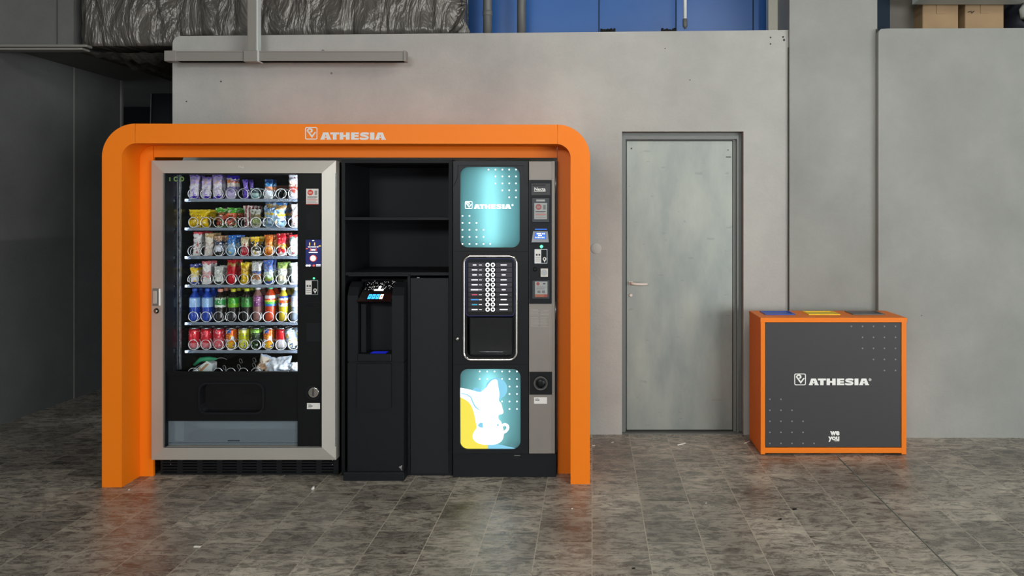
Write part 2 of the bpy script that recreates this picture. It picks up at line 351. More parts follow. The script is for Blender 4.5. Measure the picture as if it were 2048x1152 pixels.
def rr(x0, z0, x1, z1, r, n=6):
    if x0 > x1: x0, x1 = x1, x0
    if z0 > z1: z0, z1 = z1, z0
    out = []
    for cx, cz, a0 in ((x1-r, z1-r, 0), (x0+r, z1-r, PI/2), (x0+r, z0+r, PI), (x1-r, z0+r, 1.5*PI)):
        for k in range(n+1): a = a0 + PI/2*k/n; out.append((cx + r*math.cos(a), cz + r*math.sin(a)))
    return out
def rect(x0, z0, x1, z1): return [(x0, z0), (x1, z0), (x1, z1), (x0, z1)]
def PR(x0, y0, x1, y1, Y): return X_(x0, Y), Z_(y1, Y), X_(x1, Y), Z_(y0, Y)     # pixel box -> x0,z0,x1,z1
def text(b, s, x, z, h, y0, y1, bold=.0, width=None, align='CENTER'):
    """adds extruded lettering to builder b; x,z is the centre, h the capital height"""
    c = bpy.data.curves.new('t', 'FONT'); c.body = s; c.size = 1; c.offset = bold; c.align_x = align; c.resolution_u = 3
    o = bpy.data.objects.new('t', c); COL.objects.link(o); dg = bpy.context.evaluated_depsgraph_get()
    me = bpy.data.meshes.new_from_object(o.evaluated_get(dg)); bpy.data.objects.remove(o)
    xs = [v.co.x for v in me.vertices]; ys = [v.co.y for v in me.vertices]; sc = h / .7
    sx = width / (max(xs) - min(xs)) if width else sc; mx = (max(xs)+min(xs))/2; mz = .35
    vs = [b.bm.verts.new((x + (v.co.x - mx)*sx, y0, z + (v.co.y - mz)*sc)) for v in me.vertices]; fs = []
    for p in me.polygons:
        try: fs.append(b.bm.faces.new([vs[i] for i in p.vertices]))
        except ValueError: pass
    b._fin(fs); bpy.data.meshes.remove(me); return b

# ---- the slab lettering and the square emblem
GLY = {
 'A': (1.48, [[[(.36,1),(1.06,1),(1.40,.14),(1.48,.14),(1.48,0),(.86,0),(.86,.14),(.92,.14),(.88,.26),(.56,.26),(.53,.14),(.60,.14),(.60,0),(0,0),(0,.14),(.06,.14)], [(.60,.44),(.83,.44),(.72,.74)]]]),
 'T': (1.22, [[[(0,1),(1.22,1),(1.22,.72),(.86,.72),(.86,0),(.36,0),(.36,.72),(0,.72)]]]),
 'H': (1.35, [[[(0,1),(.5,1),(.5,.63),(.85,.63),(.85,1),(1.35,1),(1.35,0),(.85,0),(.85,.37),(.5,.37),(.5,0),(0,0)]]]),
 'E': (1.07, [[[(0,1),(1.07,1),(1.07,.75),(.48,.75),(.48,.62),(1.03,.62),(1.03,.39),(.48,.39),(.48,.25),(1.07,.25),(1.07,0),(0,0)]]]),
 'I': (.58, [[[(0,1),(.58,1),(.58,0),(0,0)]]]),
}
SPATH = [(1.22,.76),(1.1,.86),(.85,.88),(.5,.88),(.24,.83),(.18,.70),(.30,.60),(.67,.53),(1.02,.44),(1.14,.31),(1.06,.17),(.8,.12),(.45,.12),(.2,.15),(.06,.26)]
OFFS = [('A',0),('T',1.345),('H',2.655),('E',4.21),('S',5.38),('I',6.83),('A',7.52)]
def wordmark(b, x0, z0, x1, z1, y0, y1):
    sx = (x1-x0)/9.0; sz = z1-z0
    for ch, off in OFFS:
        if ch == 'S':
            b.stroke([(x0+(off+p[0]*1.02)*sx, z0+p[1]*sz) for p in SPATH], .28*sz, y0, y1)
        else:
            for loops in GLY[ch][1]: b.prism([[(x0+(off+p[0])*sx, z0+p[1]*sz) for p in l] for l in loops], y0, y1)
def emblem(b, x0, z0, x1, z1, y0, y1):
    s = x1-x0; t = .075*s
    b.prism([rr(x0, z0, x1, z1, .14*s), rr(x0+t, z0+t, x1-t, z1-t, .09*s)], y0, y1)
    q = lambda u, v: (x0+u*s, z0+v*(z1-z0))
    b.prism([[q(.16,.66), q(.30,.70), q(.56,.33), q(.78,.62), q(.90,.60), q(.56,.13)]], y0, y1)
    b.stroke([q(.19,.62), q(.20,.74), q(.30,.85), q(.42,.87), q(.53,.80), q(.56,.70), q(.50,.62), q(.42,.60)], [.06*s,.12*s,.13*s,.14*s,.15*s,.15*s,.13*s,.08*s], y0, y1)
def reg(b, x, z, r, y0, y1): b.ringd(x, z, r, r*.72, y0, y1, 14); b.box(x-r*.3, x+r*.3, y0, y1, z-r*.35, z+r*.35)

# ================================================================ THE SETTING
b = B(M['floor']); b.box(-8, 8, -8, 13, -.1, 0); struct(b.build('floor'))
YW = 5.50
# wall behind: left stretch with the door opening (sloping top edge)
dx0, dx1 = X_(1244, YW), X_(1487, YW); dz = Z_(263, YW)
wl, wr = X_(345, YW), X_(1576.5, YW); zl, zr = Z_(72, YW), Z_(60, YW)
b = B(M['wall']); 
tl = [(wl+.055-.055*math.sin(a*PI/16), zl-.055+.055*math.cos(a*PI/16)) for a in range(9)]
b.prism([[(dx1, 0), (wr, 0), (wr, zr), (X_(1000, YW), Z_(66, YW))] + tl + [(wl, 0), (dx0, 0), (dx0, dz), (dx1, dz)]], YW, YW + .30)
wb = struct(b.build('wall_back'))
b = B(M['joint'])
for px, py, r_ in ((1541, 75, .006), (1541, 88, .006), (1566, 74, .007), (1568, 80, .008), (442, 163, .006), (373, 203, .005), (1330, 97, .004), (1380, 160, .004)): b.disc(X_(px, YW), Z_(py, YW), r_, YW-.002, YW+.001, 10)
b.build('screw_holes', None, wb)
b = B(M['wall2']); b.box(X_(1579, 5.47), X_(1754.5, 5.47), 5.47, 6.1, 0, 4.2); struct(b.build('wall_pillar'))
YR = 5.42
b = B(M['wall2']); b.prism([[(X_(1757, YR), 0), (5.5, 0), (5.5, Z_(54, YR)), (X_(1775, YR), Z_(57, YR)), (X_(1762, YR), Z_(58, YR)), (X_(1757, YR), Z_(64, YR))]], YR, YR + .3)
struct(b.build('wall_right'))
# joints between the cast walls
b = B(M['joint']); b.box(X_(1576, 5.49), X_(1579.5, 5.49), 5.485, 5.52, 0, Z_(95, 5.49)); struct(b.build('trim_1'))
b = B(M['joint']); b.box(X_(1753.5, 5.45), X_(1757.5, 5.45), 5.465, 5.6, 0, Z_(57, 5.45)); struct(b.build('trim_2'))
# floor expansion joint running away on the right
b = B(M['joint']); b.box(1.530, 1.534, 0, 5.0, -.01, .0012).m(M['jointl']).box(1.534, 1.539, 0, 5.0, -.01, .0016); struct(b.build('trim_3'))
# left side wall
XL = -4.255; ZC = 2.72
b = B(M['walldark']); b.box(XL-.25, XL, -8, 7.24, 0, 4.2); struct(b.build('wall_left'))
b = B(M['jointl'])
b.box(XL-.01, XL+.004, 6.565, 6.58, 0, ZC); struct(b.build('trim_4'))
b = B(M['jointl']); b.box(XL-.01, XL+.012, 7.215, 7.245, 0, ZC); struct(b.build('trim_5'))
b = B(M['black_back']); b.box(-8, 5.6, 9.0, 9.2, 0, 4.2); struct(b.build('wall_far'))
# low ceiling behind the duct and the deep downstand beam with a rail along it
b = B(M['ceil']); b.box(-8, -3.74, 5.86, 9, ZC, ZC + .2).box(-3.74, wl + 1.2, 6.17, 9, ZC, ZC + .2); struct(b.build('ceiling_low'))
b = B(M['rough']); bmr = b.bm
nx, ny = 60, 50; gx0, gx1, gy0, gy1 = -3.75, -2.7, 5.82, 8.6; g = {}
for i in range(nx+1):
    for j in range(ny+1):
        x = gx0 + (gx1-gx0)*i/nx; y = gy0 + (gy1-gy0)*j/ny
        x += .25 * (1 - j/ny) * 0
        d = .05*noise.noise((x*6, y*4, 0)) + .04*noise.noise((x*17, y*11, 3)) ; e = min(1, 4*(i/nx), 9*(1-i/nx)+.3)
        g[i, j] = bmr.verts.new((x, y, ZC - .02 - max(0, .05 + d*1.3) * e * (1 if j else .2)))
for i in range(nx):
    for j in range(ny): bmr.faces.new((g[i,j], g[i,j+1], g[i+1,j+1], g[i+1,j]))
o = b.build('ceiling_insulation', smooth=True); o['kind'] = 'structure'
b = B(M['ceil']); b.box(-8, -3.72, 5.74, 5.86, ZC, 4.2).m(M['joint']).box(X_(114, 5.74), X_(115.5, 5.74), 5.735, 5.75, ZC, 4.2); struct(b.build('wall_downstand'))
b = B(M['channel']); b.box(-6, X_(180, 5.7), 5.66, 5.73, Z_(96, 5.7), Z_(91, 5.7), .005).box(-6, X_(175, 5.7), 5.64, 5.73, Z_(103, 5.7), Z_(98.5, 5.7), .004); struct(b.build('trim_6'))
b = B(M['ceil']); b.box(-8, 8, -8, 5.74, 3.75, 3.9); struct(b.build('ceiling'))
# lean boards in the dark gap at the left
b = thing('leaning_board', 'dark board leaning in the black gap left of the concrete wall', 'board', (X_(290, 8), 8, 0))
c = B(M['navy']); c.prism([[(X_(288,8), 0), (X_(330,8), 0), (X_(345,8), Z_(175,8)), (X_(304,8), Z_(175,8))]], 8, 8.04); c.build('panel', M['matt'], b)
c = B(M['grey']); c.prism([[(X_(287,8), 0), (X_(288.4,8), 0), (X_(304.5,8), Z_(175,8)), (X_(303,8), Z_(175,8))]], 7.99, 8.04); c.build('edge_strip', M['jointl'], b)

# door: reveal frame, leaf, handle
YD = 5.57
b = B(M['frameg'])
lx, rx = X_(1252, YD), X_(1466, YD)
fr_l, fr_r = X_(1243.5, YD)+.0, X_(1485, YD)
b.prism([[(dx0, 0), (lx, 0), (lx, Z_(281, YD)), (rx, Z_(281, YD)), (rx, 0), (dx1-.002, 0), (dx1-.002, dz-.002), (dx0, dz-.002)]], YD-.005, YW + .29)
b.prism([[(dx0, 0), (lx-.006, 0), (lx-.006, Z_(279, YD)), (rx+.022, Z_(279, YD)), (rx+.022, 0), (rx+.034, 0), (rx+.034, Z_(272, YD)), (dx0, Z_(272, YD))]], YD-.03, YD)
b.box(dx0, dx1, YW+.005, YD+.03, 0, .006)
fr = struct(b.build('trim_7'))
b = B(M['door']); b.box(lx+.003, rx-.003, YD+.0, YD + .05, .012, Z_(281.5, YD), .004)
dr = struct(b.build('door_1'))
hx, hz = X_(1262, YD), Z_(566, YD)
b = B(M['handle']); b.box(hx-.017, hx+.014, YD-.008, YD+.001, hz-.012, hz+.012, .003); b.tube([(hx, YD-.004, hz), (hx, YD-.045, hz), (hx+.012, YD-.055, hz), (hx+.035, YD-.056, hz-.003), (X_(1294, YD), YD-.054, hz-.004)], .0095, 10)
b.lathe([(.006, 0), (.013, .002), (.013, .008), (.004, .010)], (hx-.002, YD+.001, hz-.085), 14, 'y')
b.build('handle', None, dr)
b = B(M['jointl']); b.box(X_(1424,YD), X_(1446,YD), YD-.003, YD+.001, Z_(801,YD), Z_(799,YD)); 
b.m(M['inkd']); b.disc(X_(1263, YD), Z_(297, YD), .006, YD-.003, YD+.001).disc(X_(1456, YD), Z_(300, YD), .004, YD-.003, YD+.001).box(X_(1452,YD), X_(1462,YD), YD-.003, YD+.001, Z_(315,YD), Z_(313,YD)); b.build('rivets', None, dr)
b = B(M['sill']); b.box(lx, rx, YD-.012, YD+.06, 0, .012); struct(b.build('trim_8'))

# things above the wall -------------------------------------------------
YB = 6.15
b = B(M['blue']); b.box(-1.6, X_(1545, YB), YB, YB+.05, 2.4, 4.2); 
for px in (1198, 1352, 1506): b.m(M['navy']).box(X_(px, YB)-.004, X_(px, YB)+.004, YB-.004, YB+.01, 2.4, 4.2)
struct(b.build('wall_upper'))
b = B(M['black_back']); b.box(X_(1545, 6.2), 5.6, 6.3, 6.35, 2.2, 4.2); struct(b.build('wall_upper_dark'))
def pipe(px, r, lab, yy=5.95, yb=66, m='pipe', coll=None):
    t = thing('pipe', lab, 'pipe', (X_(px, yy), yy, 2.6)); c = B(M[m]); c.tube([(X_(px, yy), yy, 2.60), (X_(px, yy), yy, 3.75)], r, 14); c.build('shaft', None, t)
    c = B(M[m]); z = Z_(coll, yy) if coll else 2.62; c.lathe([(r, -.02), (r*1.12, -.015), (r*1.12, .015), (r, .02)], (X_(px, yy), yy, z), 14); c.build('collar', None, t); return t
pipe(975, .033, 'grey vertical drainpipe before the blue panels, next to the wrapped duct', coll=27)
pipe(1043, .033, 'grey vertical pipe with dark scuffs before the blue panels, second from the duct', coll=-40)
t = thing('rod', 'thin white rod hanging before the blue panels', 'rod', (X_(1370, 5.9), 5.9, Z_(50, 5.9)))
c = B(M['white']); c.tube([(X_(1370, 5.9), 5.9, Z_(46, 5.9)), (X_(1370, 5.9), 5.9, 3.75)], .013, 10); c.build('shaft', None, t)
c = B(M['pipe']); c.lathe([(.006, -.04), (.018, -.02), (.018, .03), (.013, .035)], (X_(1370, 5.9), 5.9, Z_(47, 5.9)), 12); c.build('tip', None, t)
b = B(M['cream']); b.box(X_(1535, 5.85), X_(1556, 5.85), 5.82, 5.9, 2.5, 3.75, .004).m(M['jointl']).box(X_(1557, 5.84), X_(1566, 5.84), 5.80, 5.9, 2.5, 3.75).m(M['cream']).box(X_(1567,5.7), X_(1574,5.7), 5.72, 5.78, 2.7, 3.75); struct(b.build('trim_9'))
for i, (px0, px1) in enumerate(((1203, 1229), (1325, 1350))):
    c = B(M['soot']); rnd = random.Random(i)
    for k in range(9):
        x = X_(px0 + (px1-px0)*k/8, 5.62); c.box(x-.009, x+.007, 5.60+rnd.random()*.02, 5.65, 2.70, Z_(61.5, 5.62)+.006+rnd.random()*.012, .003)
    tag(c.build('plastic_clip'), ('row of small black plastic clips on the wall ledge below blue panels', 'second clump of black plastic clips on the ledge, nearer the white rod')[i], 'clip')
# foil wrapped duct
def duct():
    t = thing('wrapped_duct', 'big foil-wrapped ventilation duct lying along the top of the wall', 'duct', (-2.2, 5.95, 2.70))
    c = B(M['foil']); x0, x1 = X_(168, 5.8), X_(925, 5.8); NX, NA = 110, 40; rows = []
    for i in range(NX+1):
        u = i/NX; x = x0 + (x1-x0)*u; ring = []
        e = min(1, (u*NX/3.0+.25)); e2 = min(1, ((1-u)*NX/2.0+.80)); 
        zc, hz, hy = 3.04, .39, .20
        if u < .25: hz -= .05*(1-u/.25); zc -= .05*(1-u/.25)
        pin = .94 + .06*min(1, abs(u-.02)*25)
        for k in range(NA):
            a = 2*PI*k/NA; ca, sa = math.cos(a), math.sin(a); p = .38
            yy = math.copysign(abs(ca)**p, ca)*hy; zz = math.copysign(abs(sa)**p, sa)*hz
            f = min(e, e2)**.35*pin
            wob = .022*noise.noise((x*2.2, ca*1.5, sa*2.5)) + .012*noise.noise((x*7+sa*3, ca*3, sa*6)) + .014*math.sin((x*11+sa*2.5))*max(0, 1-abs(u-.2)/.22)
            v = Vector((x + .03*noise.noise((sa*3, ca*3, u)), 5.89+yy*f*(1+wob*3), zc+zz*f*(1+wob*2)))
            v.z = max(v.z, 2.715 if x < wl-.05 else 2.79 - .0*u); ring.append(c.bm.verts.new(v))
        rows.append(ring)
    for A, C in zip(rows, rows[1:]):
        for k in range(NA): f = c.bm.faces.new((A[k], A[(k+1) % NA], C[(k+1) % NA], C[k])); f.smooth = True
    c.bm.faces.new(rows[0]); c.bm.faces.new(rows[-1]); c.build('wrapping', None, t)
    # crimped, knotted foil end at the right
    c = B(M['foil']); xx = X_(925, 5.8); cz = 3.02
    for k in range(26):
        a = 2*PI*k/26; p = [(xx-.05, 5.68, cz+.30*math.sin(a)), (xx+.0+.02*math.cos(3*a), 5.66, cz+.17*math.sin(a)), (xx+.035, 5.67, cz+.06*math.sin(a))]
        p = [(q[0] + .05*math.cos(a)*(j == 0), q[1] + .05*abs(math.cos(a)), max(q[2], 2.80)) for j, q in enumerate(p)]
        c.tube(p, [.02, .014, .006], 6)
    c.prism([[(xx-.01, Z_(66, 5.7)), (xx+.075, Z_(66, 5.7)), (xx+.03, Z_(40, 5.7)), (xx-.01, Z_(34, 5.7))]], 5.69, 5.71)
    c.build('tied_end', None, t)
duct()
# right hand store above the wall
b = B(M['navy']); b.box(X_(1752, 5.8), X_(1785, 5.8), 5.85, 5.9, 2.4, 3.75); struct(b.build('trim_10'))
b = B(M['brown']); b.box(X_(1785, 5.85), X_(1843, 5.85), 5.9, 5.95, 2.4, 3.75); tag(b.build('brown_board'), 'grey-brown board standing upright behind the concrete wall, left of the boxes', 'board')
def carton(x0, x1, ytop, lab, mark):
    t = thing('cardboard_box', lab, 'box', (X_((x0+x1)/2, 5.8), 5.8, 2.78), 'cardboard boxes on the ledge')
    X0, X1 = X_(x0, 5.75), X_(x1, 5.75); z1 = Z_(ytop, 5.75)
    c = B(M['card']); c.box(X0, X1, 5.75, 6.15, 2.77, z1, .008); c.build('body', None, t)
    c = B(M['channel']); c.box((X0+X1)/2-.03, (X0+X1)/2+.03, 5.746, 5.75, z1-.09, z1).box((X0+X1)/2-.03, (X0+X1)/2+.03, 5.746, 6.15, z1, z1+.002); c.build('tape', M['card'], t)
    if mark:
        c = B(M['inkd']); c.tube([(X_(1937,5.74), 5.745, Z_(24,5.74)), (X_(1943,5.74), 5.745, Z_(22,5.74)), (X_(1944,5.74), 5.745, Z_(26,5.74)), (X_(1949,5.74), 5.745, Z_(22,5.74))], .003, 5); c.build('scribble', None, t)
carton(1845, 1917, 3, 'plain cardboard box on the high ledge, next to the grey-brown board', False)
carton(1930, 2008, 2, 'cardboard box with a black scribble, next to the dark bag', True)
t = thing('stuffed_bag', 'dark plastic bag at the far end of the high ledge', 'bag', (X_(2040, 5.8), 5.8, 2.78))
c = B(M['bag']); c.lathe([(.02, 0), (.15, .01), (.19, .10), (.18, .22), (.10, .30), (.03, .34)], (X_(2058, 5.85), 5.9, 2.77), 24); c.build('body', None, t)
c = B(M['white_strip']); c.lathe([(.02, 0), (.08, .02), (.09, .08), (.05, .14), (.01, .17)], (X_(2060, 5.7), 5.66, 2.89), 18); c.build('knot', None, t)
b = B(M['white_strip']); b.box(X_(1836, 5.6), 5.5, 5.56, 5.7, Z_(1.5, 5.6), Z_(-30, 5.6)); struct(b.build('trim_11'))

# grey cable channel in front of the wall
t = thing('cable_channel', 'grey T-shaped metal cable channel hung before the top of the wall', 'cable channel', (X_(506, 5.33), 5.35, 2.55))
Yc = 5.33
x0, z0, x1, z1 = PR(331, 102, 811, 122, Yc)
c = B(M['channel']); c.box(x0, x1-.01, Yc, Yc+.06, z0, z1, .003); c.box(x0, x1-.01, Yc-.004, Yc+.06, z1-.008, z1).box(x0, x1-.01, Yc-.004, Yc+.06, z0, z0+.008); c.build('horizontal_run', None, t)
c = B(M['channel']); c.box(X_(495, Yc), X_(513, Yc), Yc-.004, Yc+.05, z0, 3.75, .003); c.m(M['white_strip']).box(X_(513, Yc), X_(516, Yc), Yc, Yc+.05, z0, 3.75); c.build('drop_run', None, t)
c = B(M['channel']); c.box(X_(488, Yc), X_(516, Yc), Yc-.012, Yc+.06, z0-.006, z1+.003, .004); c.m(M['white_strip']).box(X_(516,Yc), X_(518.5,Yc), Yc-.01, Yc+.06, z0-.006, z1+.003); c.build('junction_cover', None, t)
c = B(M['channel']); c.box(x0-.006, X_(353,Yc), Yc-.008, Yc+.06, z0-.002, z1+.002, .004); c.build('end_cover', None, t)
c = B(M['channel']); c.box(X_(807,Yc), X_(812,Yc), Yc-.008, Yc+.06, z0-.002, z1+.002, .003); c.build('end_cover', None, t)
# round blank cover on the wall
t = B(pm('pale_cover', 'b4b3ae', .6)); t.lathe([(.0365, 0), (.0365, .002), (.034, .0035), (.002, .004)], (X_(1192, YW), YW, Z_(497, YW)), 28, 'y'); tag(t.build('cover_plate'), 'small round pale cover plate on the wall beside the orange frame', 'cover plate')

# ceiling tubes over the viewer and further back
def lamp(x, y, ln, lab, st):
    t = thing('tube_lamp', lab, 'lamp', (x, y, 3.75), 'ceiling tube lamps')
    c = B(M['white_strip']); c.box(x-.07, x+.07, y-ln/2, y+ln/2, 3.66, 3.75, .01); c.build('housing', None, t)
    c = B(em('ceiling_tube', 'fdfff8', st)); c.tube([(x, y-ln/2+.04, 3.62), (x, y+ln/2-.04, 3.62)], .03, 10); c.build('tube', None, t)
lamp(1.3, 2.7, 2.4, 'ceiling tube lamp above the camera towards the metal door', TUBE*3.8)
lamp(-1.9, .8, 2.4, 'ceiling tube lamp above the camera towards the vending machine', TUBE*1.1)
lamp(3.6, .4, 1.5, 'ceiling tube lamp above the camera towards the bin', TUBE)
lamp(-1.9, -6.2, 2.2, 'ceiling tube lamp far behind the camera', TUBE*2)

# ================================================================ ORANGE FRAME
FX, FY, FW = (-2.72-.011)/2, 4.4675, 2.709/2; rz = math.atan(.055/2.709)
fr = thing('orange_frame', 'large orange portal frame with rounded corners around the vending machines', 'frame', (FX, FY, 0), local=True, rz=rz)
H = 2.0195; th = .109; R = .185; r2 = .09; dep = .185; bk = .86
def arc(cx, cz, r, a0, a1, n=14): return [(cx+r*math.cos(a0+(a1-a0)*k/n), cz+r*math.sin(a0+(a1-a0)*k/n)) for k in range(n+1)]
sj = -FW + .181
def side(sx):
    f = lambda l: [(x*sx, z) for x, z in l]
    out = [(-FW, 0)] + arc(-FW+R, H-R, R, PI, PI/2) + [(sj, H), (sj, H-th)] + arc(-FW+th+r2-.01, H-th-r2+.01, r2-.01, PI/2, PI)[0:] + [(-FW+th, 0)]
    inn = [(-FW, 0)] + arc(-FW+R, H-R, R, PI, PI/2) + [(sj, H), (sj, H-.02)] + arc(-FW+R, H-R, R-.02, PI/2, PI) + [(-FW+.02, 0)]
    c = B(M['orange']); c.prism([f(out)], 0, dep); c.prism([f(inn)], dep, bk); return c
side(1).build('side_panel', None, fr); side(-1).build('side_panel', None, fr)
c = B(M['orange']); c.box(sj+.0015, -sj-.0015, 0, dep, H-th, H-.0005); c.box(sj+.0015, -sj-.0015, dep, bk, H-.02, H-.0005); c.build('top_panel', None, fr)
# recessed flange
fl = .077
c = B(M['orange']); c.box(-FW+th-.005, -FW+th+fl, dep, dep+.018, 0, H-th+.005); c.build('flange_board', None, fr)
c = B(M['orange']); c.box(FW-th-fl, FW-th+.005, dep, dep+.018, 0, H-th+.005); c.build('flange_board', None, fr)
c = B(M['orange']); c.box(-FW+th+fl+.003, FW-th-fl-.003, dep, dep+.018, H-th-.065, H-th+.005); c.build('flange_board', None, fr)
c = B(M['logo'])
ex = lambda p: X_(p, 4.465) - FX; ez = lambda p: Z_(p, 4.465)
emblem(c, ex(610.3), ez(279.2), ex(635), ez(254.3), -.0015, .0); wordmark(c, ex(641), ez(279.3), ex(771), ez(264.8), -.0015, .0); c.build('logo', None, fr)
c = B(M['halo']); c.box(-FW+.45, FW-.1, bk-.035, bk-.03, H+.001, H+.007); c.build('glow_strip', None, fr)  # unseen warm strip added to give the peach glow on the wall above

# ================================================================ VENDING MACHINE
YF = 4.60; P = lambda x: X_(x, YF); Q = lambda y: Z_(y, YF)
vm = thing('snack_vending_machine', 'tall silver-framed glass-front vending machine full of snacks and drinks', 'vending machine', (X_(490, YF), 5.0, 0))
vx0, vx1 = P(305), P(671); ztop, zb = Q(321), Q(920)
yg = 4.632; yb_ = 5.38; wx0 = P(330); wx1 = P(645); pxr = P(594)
zi0 = Z_(744, yg)-.06; zi1 = Q(344)
c = B(M['matt']); c.box(vx0+.008, P(334)-.012, 4.67, yb_, zb, ztop-.004).box(P(652), X_(677, 4.67)-.003, 4.67, yb_, zb, ztop-.004)
c.box(vx0+.008, P(668), 4.67, yb_, zi1+.005, ztop-.004).box(vx0+.008, P(668), yb_-.05, yb_, zb, ztop-.004).box(vx0+.008, P(668), 4.67, yb_, zb, zb+.02); c.build('cabinet', None, vm)
c = B(M['innergloss']); c.box(P(334)-.012, P(334)-.008, 4.66, yb_-.05, zi0, zi1); c.build('inner_side', None, vm)
c = B(M['inner']); c.box(P(604), P(606), 4.70, yb_-.05, zi0, zi1).box(P(334)-.008, P(604), yb_-.054, yb_-.05, zi0, zi1).box(P(334)-.008, P(604), 4.68, yb_-.05, zi0-.01, zi0).box(P(334)-.008, P(604), 4.70, yb_-.05, zi1, zi1+.006); c.build('lining', None, vm)
# mitred silver door frame
c = B(M['silver'])
def ring4(c, o, i, yo, yi, extra_y):
    """o,i: x0,z0,x1,z1"""
    O = [(o[0],o[1]),(o[2],o[1]),(o[2],o[3]),(o[0],o[3])]; I = [(i[0],i[1]),(i[2],i[1]),(i[2],i[3]),(i[0],i[3])]
    for k in range(4):
        j = (k+1) % 4; a = c.bm.verts.new
        c.bm.faces.new([a((O[k][0], yo, O[k][1])), a((O[j][0], yo, O[j][1])), a((I[j][0], yi, I[j][1])), a((I[k][0], yi, I[k][1]))])
        c.bm.faces.new([a((O[k][0], extra_y, O[k][1])), a((O[j][0], extra_y, O[j][1])), a((O[j][0], yo, O[j][1])), a((O[k][0], yo, O[k][1]))])
        c.bm.faces.new([a((I[k][0], extra_y, I[k][1])), a((I[j][0], extra_y, I[j][1])), a((I[j][0], yi, I[j][1])), a((I[k][0], yi, I[k][1]))])
ring4(c, (P(303), Q(919.5), P(672), Q(321)), (P(330), Q(893), P(645), Q(346.5)), YF, YF-.012, 4.665); c.build('door_frame', None, vm)
c = B(M['steel']); 
for x in (P(330), P(671.5)): c.box(x-.0035, x+.0035, YF-.014 if x < -2 else YF-.002, YF+.0, Q(893), Q(346.5))
c.box(P(330), P(645), YF-.0135, YF-.008, Q(894.4), Q(893)); c.build('frame_edge_strip', None, vm)
c = B(M['logo']); text(c, 'FAS', P(484), Q(334), .014, YF-.0115, YF, .03); c.build('maker_badge', None, vm)
# handle and lock in the left stile
c = B(M['frameg']); c.prism([rect(P(306.5), Q(611.5), P(323), Q(576.5))], YF-.008, YF+.01); c.m(M['silver']).box(P(308), P(315.5), YF-.014, YF, Q(607), Q(581), .002).m(M['white']).box(P(319.5), P(322.5), YF-.013, YF, Q(611), Q(577), .002); c.build('door_handle', None, vm)
c = B(M['black']); c.lathe([(.0155, 0), (.0155, .008), (.012, .012)], (P(314.3), YF, Q(621.5)), 20, 'y'); c.m(M['chrome']).lathe([(.009, 0), (.009, .014), (.005, .017)], (P(314.3), YF, Q(621.5)), 16, 'y'); c.build('lock', None, vm)
# window pane, lower panels
c = B(M['glass']); c.box(P(331), P(594), yg, yg+.004, Q(746), Q(347)); c.build('window_pane', None, vm)
c = B(M['inner']); c.box(P(330)+.001, P(333), YF-.006, 4.68, Q(893), Q(346.5)).box(P(331), P(645), YF+.002, 4.68, Q(348), Q(346)); c.build('seal', None, vm)
c = B(M['blackgloss']); hatch = rr(P(397), Q(828), P(527), Q(766), .045)
c.prism([rect(P(331), Q(842), P(594.5), Q(745)), hatch], YF+.012, YF+.03)
c.prism([hatch, rr(P(400), Q(825), P(524), Q(769), .04)], YF+.005, YF+.06)
pn = c.build('lower_panel', M['black'], vm)
c = B(M['dark']); o_ = rr(P(397)-.003, Q(828)-.003, P(527)+.003, Q(766)+.003, .047); c.prism([o_, rr(P(399.5), Q(825.5), P(524.5), Q(768.5), .04)], YF+.001, YF+.02); c.build('hatch_rim', None, pn)
c = B(M['blackgloss']); c.prism([rr(P(399), Q(826), P(525), Q(768), .04)], YF+.035, YF+.045); c.build('hatch_flap', None, pn)
c = B(M['black']); c.box(P(331), P(595), YF+.006, YF+.03, Q(752), Q(744.5)); c.build('sill_bar', None, vm)
# lower compartment with translucent flap
c = B(M['white_in']); c.box(P(331), P(594), 4.96, 4.965, Q(893), Q(838)).box(P(331), P(594), 4.66, 4.965, Q(893)-.004, Q(891)).box(P(331)-.002, P(331), 4.66, 4.965, Q(893), Q(838)).box(P(598), P(600), 4.66, 4.965, Q(893), Q(838)).box(P(332), P(336)+.04, 4.70, 4.76, Q(891), Q(846))
c.prism([rect(P(331), Q(877), P(594), Q(868))], 4.86, 4.97); c.build('delivery_tray', None, vm)
c = B(M['frosted']); c.box(P(333), P(593), YF+.02, YF+.024, Q(892), Q(843)); c.m(M['dark']).box(P(333), P(593), YF+.016, YF+.021, Q(843.5), Q(842)).box(P(333), P(593), YF+.017, YF+.02, Q(888), Q(887.4))
for k in range(9): c.box(P(453+k*2.7), P(454.6+k*2.7), YF+.018, YF+.0195, Q(884.2), Q(882.2))
c.build('delivery_flap', None, vm)
# base with slots
c = B(M['matt']); holes = []
for k in range(9):
    for j in range(5):
        xa = P(315 + k*40.2); holes.append(rect(xa, Q(927.5+j*5.6)-.004, xa+.085 if k < 8 else xa+.07, Q(927.5+j*5.6)+.002))
c.prism([rect(P(311), .0, P(671), zb+.0)] + [h for h in holes if h[0][1] > .012], 4.655, 4.67); c.m(M['inner']).box(P(311), P(671), 4.70, 4.72, 0, zb); c.m(M['matt']).box(P(311), P(313), 4.66, 5.3, 0, zb).box(P(669), P(671), 4.66, 5.3, 0, zb)
c.m(M['steel'])
for px, py in ((332, 926), (659, 926), (659, 935), (332, 934)): c.disc(P(px), Q(py), .003, 4.652, 4.656, 8)
c.build('plinth_grille', None, vm)
